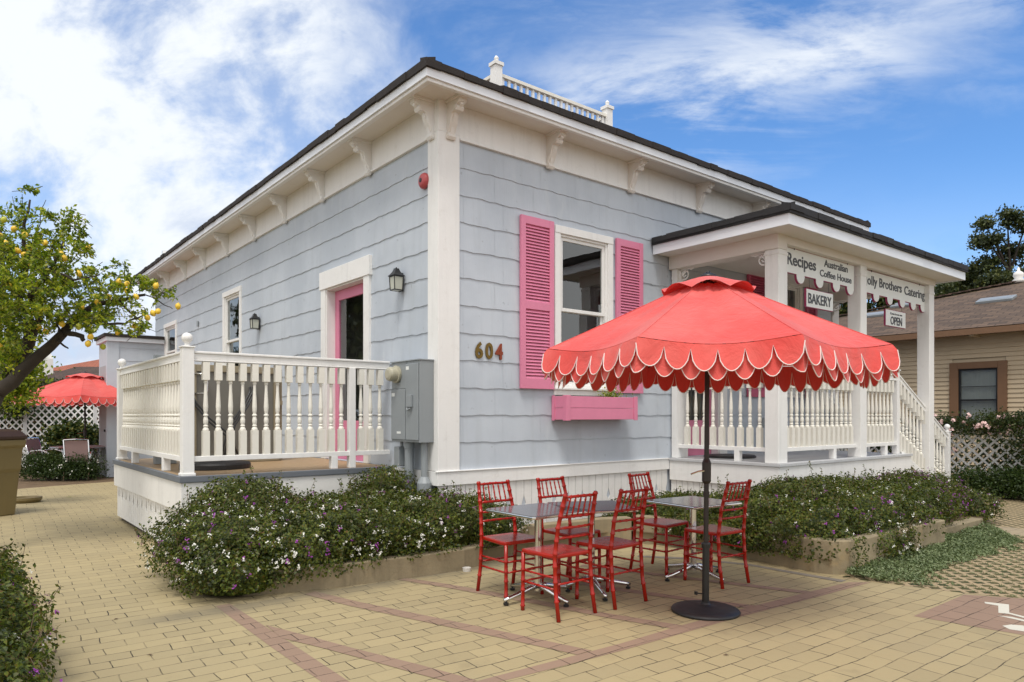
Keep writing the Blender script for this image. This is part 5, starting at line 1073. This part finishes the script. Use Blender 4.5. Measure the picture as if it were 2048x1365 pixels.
# ------------------------------------------------------------------ trellis fences
def trellis(name, a, b, z0, z1, pitch, sl, label, m=WHITE):
    a = Vector((*a, 0)); b = Vector((*b, 0)); d = (b - a); L = d.length; d.normalize(); root = tag(empty(name, tuple(a)), label, 'fence'); H_ = z1 - z0; nrm = Vector((-d.y, d.x, 0))
    mb = MB()
    def seg(u0, w0, u1, w1, off):
        p = d * u0 + Vector((0, 0, z0 + w0)) + nrm * off; q = d * u1 + Vector((0, 0, z0 + w1)) + nrm * off; mb.beam(p, q, sl, .008, tuple(nrm.cross((q - p).normalized()) * -1) if False else (0, 0, 1)) if False else None
        t = (q - p).normalized(); s_ = t.cross(nrm) * sl / 2; n_ = nrm * .004
        mb.add([p - s_ - n_, p + s_ - n_, p + s_ + n_, p - s_ + n_, q - s_ - n_, q + s_ - n_, q + s_ + n_, q - s_ + n_], [(0, 1, 2, 3), (7, 6, 5, 4), (0, 4, 5, 1), (1, 5, 6, 2), (2, 6, 7, 3), (3, 7, 4, 0)])
    k = -H_
    while k < L:
        for sgn in (1, -1):
            u0, w0, u1, w1 = (k, 0, k + H_, H_) if sgn > 0 else (k, H_, k + H_, 0)
            if u0 < 0: f_ = -u0 / (u1 - u0); w0 = w0 + (w1 - w0) * f_; u0 = 0
            if u1 > L: f_ = (L - u0) / (u1 - u0); w1 = w0 + (w1 - w0) * f_; u1 = L
            if u1 - u0 > .02: seg(u0, w0, u1, w1, .005 * sgn)
        k += pitch * 1.414
    mb.build('lattice', m, root)
    mb = MB(); mb.beam(Vector((0, 0, z1)), d * L + Vector((0, 0, z1)), .05, .05); mb.beam(Vector((0, 0, z0)), d * L + Vector((0, 0, z0)), .05, .05); mb.build('frame_rail', m, root)
    n = max(1, round(L / 2.0))
    for i in range(n + 1): p = d * L * i / n; MB().box(p.x - .045, p.y - .045, -.02, p.x + .045, p.y + .045, z1 + .03).build('fence_post', m, root)
    return root
tl = at(-230, 900, 20.5); t2 = at(330, 900, 20.5)
trellis('trellis_fence', (tl.x, tl.y), (t2.x, t2.y), .05, 2.15, .15, .042, 'white diamond lattice fence overgrown with vines at the back of the patio')
trellis('trellis_fence', (11.0, 3.5), (11.0, -9.0), .05, 1.25, .13, .036, 'white diamond lattice fence covered in climbing roses on the right')
def leafcloud(name, centers, spread, n, leaf, lm, label, cat, loc=(0, 0, 0), group=None, flowers=None, up=.3):
    root = tag(empty(name, loc), label, cat, group); C_ = np.array(centers, float); k = rng.integers(0, len(C_), n); p = C_[k, :3] + rng.normal(0, 1, (n, 3)) * (C_[k, 3:6] if C_.shape[1] > 3 else spread) ; p = p[p[:, 2] > .02]
    fastmesh('foliage', leaf_quads(p, rng.normal(0, 1, p.shape) + [0, 0, up], leaf, leaf * .6, .6) - np.array(loc), 4, lm, root)
    if flowers:
        m_, nf, fs_ = flowers; k = rng.integers(0, len(C_), nf); f_ = C_[k, :3] + rng.normal(0, 1, (nf, 3)) * C_[k, 3:6] * 1.1 - np.array([FW.x, FW.y, 0]) * C_[k, 3:4] * 1.2; pp = np.repeat(f_, 9, 0) + rng.normal(0, fs_ * .33, (nf * 9, 3))
        o = fastmesh('flowers', leaf_quads(pp, np.tile([-FW.x, -FW.y, .4], (len(pp), 1)), fs_, fs_ * .85, .5) - np.array(loc), 4, m_, root); o['kind'] = 'stuff'
    return root
# vines over the left trellis
vc = []
for i in range(20): px = random.uniform(-60, 75); py = random.uniform(765, 825); vc.append((*at(px, py, 20.2), .14, .14, .12))
for i in range(9): px = random.uniform(25, 130); py = random.uniform(765, 788); vc.append((*at(px, py, 20.2), .24, .2, .08))
leafcloud('climbing_vine', vc, .2, 4200, .10, L_VIN, 'dark climbing vine over the top of the left lattice fence', 'vine', tuple(at(60, 900, 20.3))[:2] + (0,))
vc = [(*at(random.uniform(105, 190), random.uniform(858, 905), 19.4), .15, .15, .13) for i in range(26)]
leafcloud('citrus_shrub', vc, .2, 4500, .12, L_CIT, 'yellow flecked green shrub behind the patio table', 'shrub', tuple(at(150, 900, 19.4))[:2] + (0,))
vc = [(*at(random.uniform(55, 172), random.uniform(916, 950), 16.6), .2, .22, .08) for i in range(40)]
leafcloud('low_hedge', vc, .2, 15000, .05, L_HED, 'low dark green hedge with tiny white flowers in front of the patio table', 'hedge', tuple(at(110, 960, 16.6))[:2] + (0,), flowers=(FLW, 40, .02))
# roses and shrubs on the right
vc = [(11.0 - .12, random.uniform(-4.6, 1.8), random.uniform(.8, 1.35), .16, .20, .10) for i in range(70)] + [(10.9, random.uniform(-4.4, -2.5), random.uniform(.7, 1.4), .16, .2, .12) for i in range(26)]; vc = [v for v in vc if not (-2.55 < v[1] < -1.2 and v[2] < 1.2)] + [(10.9, random.uniform(-4.6, -.8), random.uniform(1.2, 1.5), .16, .2, .07) for i in range(46)]
leafcloud('climbing_rose', vc, .2, 20000, .055, L_VIN, 'climbing rose with pale pink blooms along the right lattice fence', 'rose', (10.9, -1.5, 0), flowers=(FLPK, 130, .055))
for i, (y, lab) in enumerate(((-2.15, 'dark green rounded hedge shrub beside the newel post'), (-3.0, 'dark green hedge shrub at the right edge below the roses'), (-3.9, 'dark green hedge shrub just beyond the right edge of the lattice'))):
    vc = [(10.45 + random.uniform(-.2, .25), y + random.uniform(-.45, .45), random.uniform(.12, .42 + .10 * i), .14, .16, .10) for _ in range(26)]
    leafcloud('hedge_shrub', vc, .2, 9000, .045, L_HED, lab, 'hedge shrub', (10.45, y, 0), 'dark shrubs under the climbing roses')

vc = [(11.55, random.uniform(-4.8, 1.8), random.uniform(.15, 1.1), .12, .28, .2) for i in range(60)]
leafcloud('backing_hedge', vc, .2, 14000, .08, L_HED, 'dense dark hedge behind the right lattice fence', 'hedge', (11.55, -1.5, 0))
vc = [(*at(random.uniform(-60, 210), random.uniform(800, 925), 21.5), .4, .3, .25) for i in range(50)]
leafcloud('backing_hedge', vc, .2, 9000, .12, L_HED, 'dark hedge seen through the holes of the left lattice fence', 'hedge', tuple(at(60, 900, 21.5))[:2] + (0,))
# ------------------------------------------------------------------ tan house
th = tag(empty('tan_house', (15, 0, 0)), 'tan clapboard house with brown shingled roof beyond the rose fence', 'house'); TX = 15.0
m = MB()
for i in range(31):
    z = .2 + i * .108
    for ya, yb in ((-12, -1.18), (-.05, 9.5)) if 1.25 < z < 2.85 else ((-12, 9.5),):
        m.add([(-.025, ya, z), (-.025, yb, z), (.0, yb, z + .112), (.0, ya, z + .112), (.0, ya, z), (.0, yb, z)], [(0, 1, 2, 3)[::-1], (4, 5, 1, 0)[::-1]])
m.box(.02, -12, -.02, .1, -1.1, 3.5); m.box(.02, -.1, -.02, .1, 9.5, 3.5); m.box(.02, -1.1, -.02, .1, -.1, 1.3); m.box(.02, -1.1, 2.75, .1, -.1, 3.5); m.box(.02, 9.4, -.02, 9, 9.5, 3.5); m.build('clapboard_wall', TANW, th)
m = MB(); m.box(-.07, -1.21, 1.18, .02, -1.02, 2.80); m.box(-.07, -.19, 1.18, .02, .0, 2.80); m.box(-.075, -1.02, 2.64, .02, -.19, 2.80); m.box(-.09, -1.02, 1.18, .02, -.19, 1.3); wn = m.build('window', BROWNT, th, bevel=.006)
m = MB(); m.box(-.02, -1.02, 1.3, .04, -.98, 2.64); m.box(-.02, -.23, 1.3, .04, -.19, 2.64); m.box(-.02, -.98, 2.60, .04, -.23, 2.64); m.box(-.02, -.98, 1.86, .04, -.23, 1.90); m.box(.0, -.98, 2.20, .03, -.23, 2.215); m.build('sash', BLACK, wn)
MB().add([(.02, -1.0, 1.3), (.02, -.2, 1.3), (.02, -.2, 2.62), (.02, -1.0, 2.62)], [(0, 3, 2, 1)]).build('pane', GLASS, wn)
m = MB()
for i in range(24): y = -1.0 + i * .034; m.box(.06 + .008 * (i % 2), y, 1.3, .075 + .008 * (i % 2), y + .034, 2.62)
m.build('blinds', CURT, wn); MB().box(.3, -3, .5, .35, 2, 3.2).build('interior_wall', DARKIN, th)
er = 3.58
pk = (4.6, -.15, 5.32); rdg = (4.6, -8, 5.32)
m = MB(); ex = -.5; hip = (1.9, 5.6, 4.55)
m.add([(ex, -13, er), (ex, 10.0, er), pk, rdg, (10, 10.0, er), (10, -13, er)], [(0, 3, 2, 1), (1, 2, 4), (2, 3, 5, 4)]); tr_ = m.build('roof', ROOFBR, th)
MB().box(ex - .03, -13, er - .16, ex + .02, 10.0, er - .02).box(ex + .02, -13, er - .10, 0, 10, er - .07).build('eave_board', BROWNT, th)
m = MB(); 
for y in np.arange(-11, 9, 1.15): m.box(ex + .05, y, er - .19, 0, y + .09, er - .105)
m.build('rafter_tails', TANW, th)
m = MB()
a = Vector((ex, 10.0, er + .02)); b_ = Vector(pk) + Vector((0, 0, .03))
for i in range(46):
    p = a.lerp(b_, i / 46); q_ = a.lerp(b_, (i + 1.25) / 46); m.beam(p + Vector((0, 0, .03)), q_ + Vector((0, 0, .0)), .22, .025)
m.build('hip_caps', ROOFBR2, tr_)
def onroof(px, py):
    r_ = (px - 1024) / FPX; dv = FW + RT * r_ + Vector((0, 0, (832 - py) / FPX)); k = (5.32 - er) / (4.6 - ex); X_r = 15 + ex
    # plane z = er + k (x-(15+ex))
    t = (er - k * X_r + k * CAM.x - CAM.z) / (dv.z - k * dv.x); return CAM + dv * t
kk = math.atan((5.32 - er) / (4.6 - ex))
for i, (px, py) in enumerate(((1992, 602), (1750, 632), (1815, 611))):
    p = onroof(px, py) - Vector((15, 0, 0)); s_ = MB(); s_.box(-.22, -.42, .0, .22, .42, .07); o = s_.build('skylight', GREYBOX, tr_, bevel=.01, loc=p); o.rotation_euler = (0, -kk, 0)
    s_ = MB().box(-.15, -.33, .071, .15, .33, .076); g = s_.build('skylight_glass', GREYBOX, o)
p = Vector(pk); MB().lathe([(.12, 0), (.16, .06), (.10, .12), (.14, .20), (.12, .28), (.04, .34), (.03, .42), (.001, .45)], tuple(p), 12).build('roof_finial', STUCCO, tr_, smooth=True)

# ------------------------------------------------------------------ trees beyond
def tree(name, base, h, crown, n, leaf, label, group='trees beyond the roofs', lm=L_OAK, branches=10):
    base = Vector(base); root = tag(empty(name, tuple(base)), label, 'tree', group); tk = MB(); top = Vector((0, 0, h * .9)); tk.tube([(0, 0, -.1), (.05, .05, h * .4), tuple(top)], [h * .022, h * .015, .03], 8); cc = []
    for (dx, dz, r_) in crown:
        c = RT * dx + Vector((0, 0, dz)) + FW * random.uniform(-.6, .6); st_ = Vector((0, 0, max(.5, min(h * .8, dz - abs(dx) * .9 - .3)))); tk.tube([st_, st_.lerp(c, .55) + Vector((0, 0, .1)), c], [.07, .045, .015], 5)
        m_ = int(6 + r_ * r_ * 9)
        for i in range(m_):
            v = Vector((random.gauss(0, 1), random.gauss(0, 1), random.gauss(0, 1))).normalized() * r_ * random.random() ** .5; v.z *= .85; cc.append((*(c + v), .16 + .06 * r_, .16 + .06 * r_, .14))
    tk.build('trunk', BARK, root); C_ = np.array(cc); k = rng.integers(0, len(C_), n); p = C_[k, :3] + rng.normal(0, 1, (n, 3)) * C_[k, 3:6]; fastmesh('crown', leaf_quads(p, rng.normal(0, 1, p.shape) + [0, 0, .3], leaf, leaf * .55, .5), 4, lm, root)
def tbase(px, d): v = at(px, 832, d); return (v.x, v.y, 0)
def cr(lst, px0, d):      # (px, py, rpx) -> metres about the trunk
    return [((a - px0) / FPX * d, 1.5 + (832 - b) / FPX * d, r_ / FPX * d) for a, b, r_ in lst]
tree('tall_tree', tbase(2020, 34), 10.5, cr([(2000, 440, 20), (1960, 450, 12), (1965, 485, 18), (1990, 480, 24), (2040, 450, 22), (1985, 520, 28), (2030, 500, 28), (2000, 560, 30), (2045, 560, 32), (1975, 560, 24), (2090, 500, 50), (2060, 600, 40)], 2020, 34), 11000, .18, 'tall open crowned tree behind the peak of the tan house roof')
tree('broad_tree', tbase(1930, 36), 7.5, cr([(1940, 545, 20), (1920, 560, 24), (1955, 570, 26), (1925, 590, 26), (1960, 600, 26), (1895, 585, 22), (1905, 610, 24), (1985, 590, 22)], 1930, 36), 12000, .2, 'bushy dark tree standing just right of the porch roof corner')
tree('broad_tree', tbase(1870, 34), 6.2, cr([(1880, 590, 18), (1865, 600, 20), (1850, 610, 18), (1890, 615, 18)], 1870, 34), 6000, .2, 'dark tree seen just under the right end of the porch roof')
tree('broad_tree', tbase(1730, 34), 6.5, cr([(1700, 600, 20), (1735, 590, 22), (1760, 605, 20), (1720, 625, 18), (1690, 625, 16), (1785, 615, 16), (1735, 560, 16), (1680, 590, 14)], 1730, 34), 6500, .18, 'light green tree seen between the porch posts under the signs', lm=L_CIT)
leafcloud('citrus_shrub', [(*at(random.uniform(-10, 45), random.uniform(690, 790), 11.5), .16, .16, .16) for i in range(22)], .2, 4500, .09, L_LEM, 'bright green shrub behind the lemon tree trunk', 'shrub', tuple(at(10, 900, 11.5))[:2] + (0,))

for i, (x, y, h_, lab) in enumerate(((-8.5, 20, 8.5, 'bushy street tree beside the parking on the left'), (-12, 34, 10, 'tall bushy street tree left of the lemon tree'), (-14, 47, 12, 'farthest bushy street tree on the left'))):
    tree('street_tree', (x, y, 0), h_, [(random.uniform(-2.2, 2.2), random.uniform(2.2, h_), random.uniform(1.0, 1.8)) for _ in range(14)], 9000, .38, lab, 'street trees on the left')
# ------------------------------------------------------------------ roofs behind the left fence
def gable(name, p0, p1, z0, z1, depth, m, wm, label, extra=None):
    a = Vector(p0); b_ = Vector(p1); d = (b_ - a).normalized(); nr = Vector((FW.x, FW.y, 0)); nr = (nr - d * nr.dot(d)).normalized(); root = tag(empty(name, (a.x, a.y, 0)), label, 'building'); L = (b_ - a).length
    P_ = lambda u, v, z: tuple(d * u + nr * v + Vector((0, 0, z)))
    MB().add([P_(-.2, -.3, z0), P_(L + .2, -.3, z0), P_(L - .6, depth, z1), P_(1.6, depth, z1), P_(-.2, 2 * depth, z0), P_(L + .2, 2 * depth, z0)], [(0, 1, 2, 3), (3, 2, 5, 4), (0, 3, 4), (1, 5, 2)]).build('roof', m, root)
    MB().box(0, 0, 0, .01, .01, .01).v
    w_ = MB(); w_.add([P_(0, 0, 0), P_(L, 0, 0), P_(L, 2 * depth - .3, 0), P_(0, 2 * depth - .3, 0), P_(0, 0, z0), P_(L, 0, z0), P_(L, 2 * depth - .3, z0), P_(0, 2 * depth - .3, z0)], [(0, 1, 5, 4), (1, 2, 6, 5), (2, 3, 7, 6), (3, 0, 4, 7)]); w_.build('wall', wm, root); return root
a = at(-60, 832, 27); b_ = at(290, 832, 27); gable('shingled_house', (a.x, a.y, 0), (b_.x, b_.y, 0), 2.1, 3.66, 4.0, ROOFBR2, BROWNT, 'low house with a dark shingled roof just behind the left lattice fence')
a = at(85, 832, 44); b_ = at(330, 832, 44); rh = gable('tiled_house', (a.x, a.y, 0), (b_.x, b_.y, 0), 4.3, 5.35, 3.6, ROOFRED, STUCCO, 'distant house with a red clay tile roof left of the shed')
p = at(90, 832, 42.0); cw = tag(empty('white_chimney', (p.x, p.y, 0)), 'white stucco chimney left of the red tiled roof', 'chimney'); MB().box(-.38, -.38, 0, .38, .38, 4.9).add([(-.38, -.38, 4.9), (.38, -.38, 4.9), (.38, .38, 4.9), (-.38, .38, 4.9), (-.2, -.2, 5.45), (.2, -.2, 5.45), (.2, .2, 5.45), (-.2, .2, 5.45)], [(0, 1, 5, 4), (1, 2, 6, 5), (2, 3, 7, 6), (3, 0, 4, 7), (4, 5, 6, 7)]).build('stack', STUCCO, cw)

# ------------------------------------------------------------------ patio furniture
pt = at(160, 832, 17.5); pt.z = 0
tbp = tag(empty('patio_table', tuple(pt)), 'round patio table under the distant coral umbrella', 'table')
MB().lathe([(.62, .70), (.64, .715), (.64, .735), (.62, .745), (.001, .745)], n=36).build('table_top', PSTRAP, tbp); MB().lathe([(.645, .705), (.66, .72), (.645, .738), (.63, .72)], n=36).build('table_rim', CHROME, tbp)
for a in range(4):
    t = R(45 + 90 * a); MB().tube([(.5 * math.cos(t), .5 * math.sin(t), .71), (.42 * math.cos(t), .42 * math.sin(t), .35), (.52 * math.cos(t), .52 * math.sin(t), 0)], .018, 8).build('leg', CHROME, tbp)
def patio_chair(lab):
    r_ = tag(empty('patio_chair'), lab, 'chair', 'aluminium framed patio chairs round the back table')
    MB().add([(-.24, -.22, .42), (.24, -.22, .42), (.24, .24, .44), (-.24, .24, .44), (-.24, -.22, .405), (.24, -.22, .405), (.24, .24, .425), (-.24, .24, .425)], [(0, 1, 2, 3), (7, 6, 5, 4), (0, 4, 5, 1), (1, 5, 6, 2), (2, 6, 7, 3), (3, 7, 4, 0)]).build('seat', PSTRAP, r_)
    MB().beam((0, -.24, .42), (0, -.34, .92), .46, .012, (0, 1, 0)).build('backrest', PSTRAP, r_)
    for s in (-1, 1):
        MB().tube([(s * .27, .30, 0), (s * .27, .30, .45), (s * .27, .24, .60), (s * .27, .05, .655), (s * .27, -.2, .63), (s * .27, -.27, .5), (s * .27, -.24, .42)], .016, 7).build('arm_frame', CHROME, r_, smooth=True)
        MB().tube([(s * .25, -.38, 0), (s * .25, -.22, .42), (s * .25, -.36, .94)], .016, 7).build('leg', CHROME, r_, smooth=True)
    MB().tube([(-.25, -.36, .94), (0, -.38, .955), (.25, -.36, .94)], .016, 7).build('top_rail', CHROME, r_); return r_
p1 = patio_chair('patio chair on the left of the round table, seen through the hedge tops'); p1.location = pt + RT * -.85 + Vector((0, 0, 0)); fy = math.atan2(FW.y, FW.x) - R(90)
p1.rotation_euler = (0, 0, fy + R(-90))
for lab, dr_, df_, a in (('patio chair in front of the round table, half hidden by the shed', .45, -.75, 20), ('patio chair on the far side of the round table', 0.0, .95, 180)):
    c = clone(p1); c.location = pt + RT * dr_ + FW * df_; c.rotation_euler = (0, 0, fy + R(a)); c['label'] = lab
# fallen leaves
lv = []
for i, (px, py, s) in enumerate(((139, 995, .05), (110, 1305, .03), (300, 1312, .02), (500, 1290, .02), (1452, 1312, .02), (232, 1240, .02))):
    d = 1.5 * FPX / (py - 832); p = at(px, py, d); o = MB().add([(-s, 0, .0), (0, -s * .35, .006), (s, 0, .002), (0, s * .35, .007)], [(0, 1, 2, 3)]).build('fallen_leaf', L_LEM if i == 0 else TWIG, loc=(p.x, p.y, .004)); o.rotation_euler = (0, 0, i * 1.3)
    tag(o, ['green leaf lying on the paving between the bin and the side deck', 'brown leaf on the paving by the nearest purple bush', 'small dry leaf on the open paving at the lower left', 'small dry leaf on the mauve band of paving', 'tiny dry leaf on the paving in front of the umbrella base', 'small dry leaf on the paving left of the white flowering bush'][i], 'leaf', 'stray leaves on the paving')
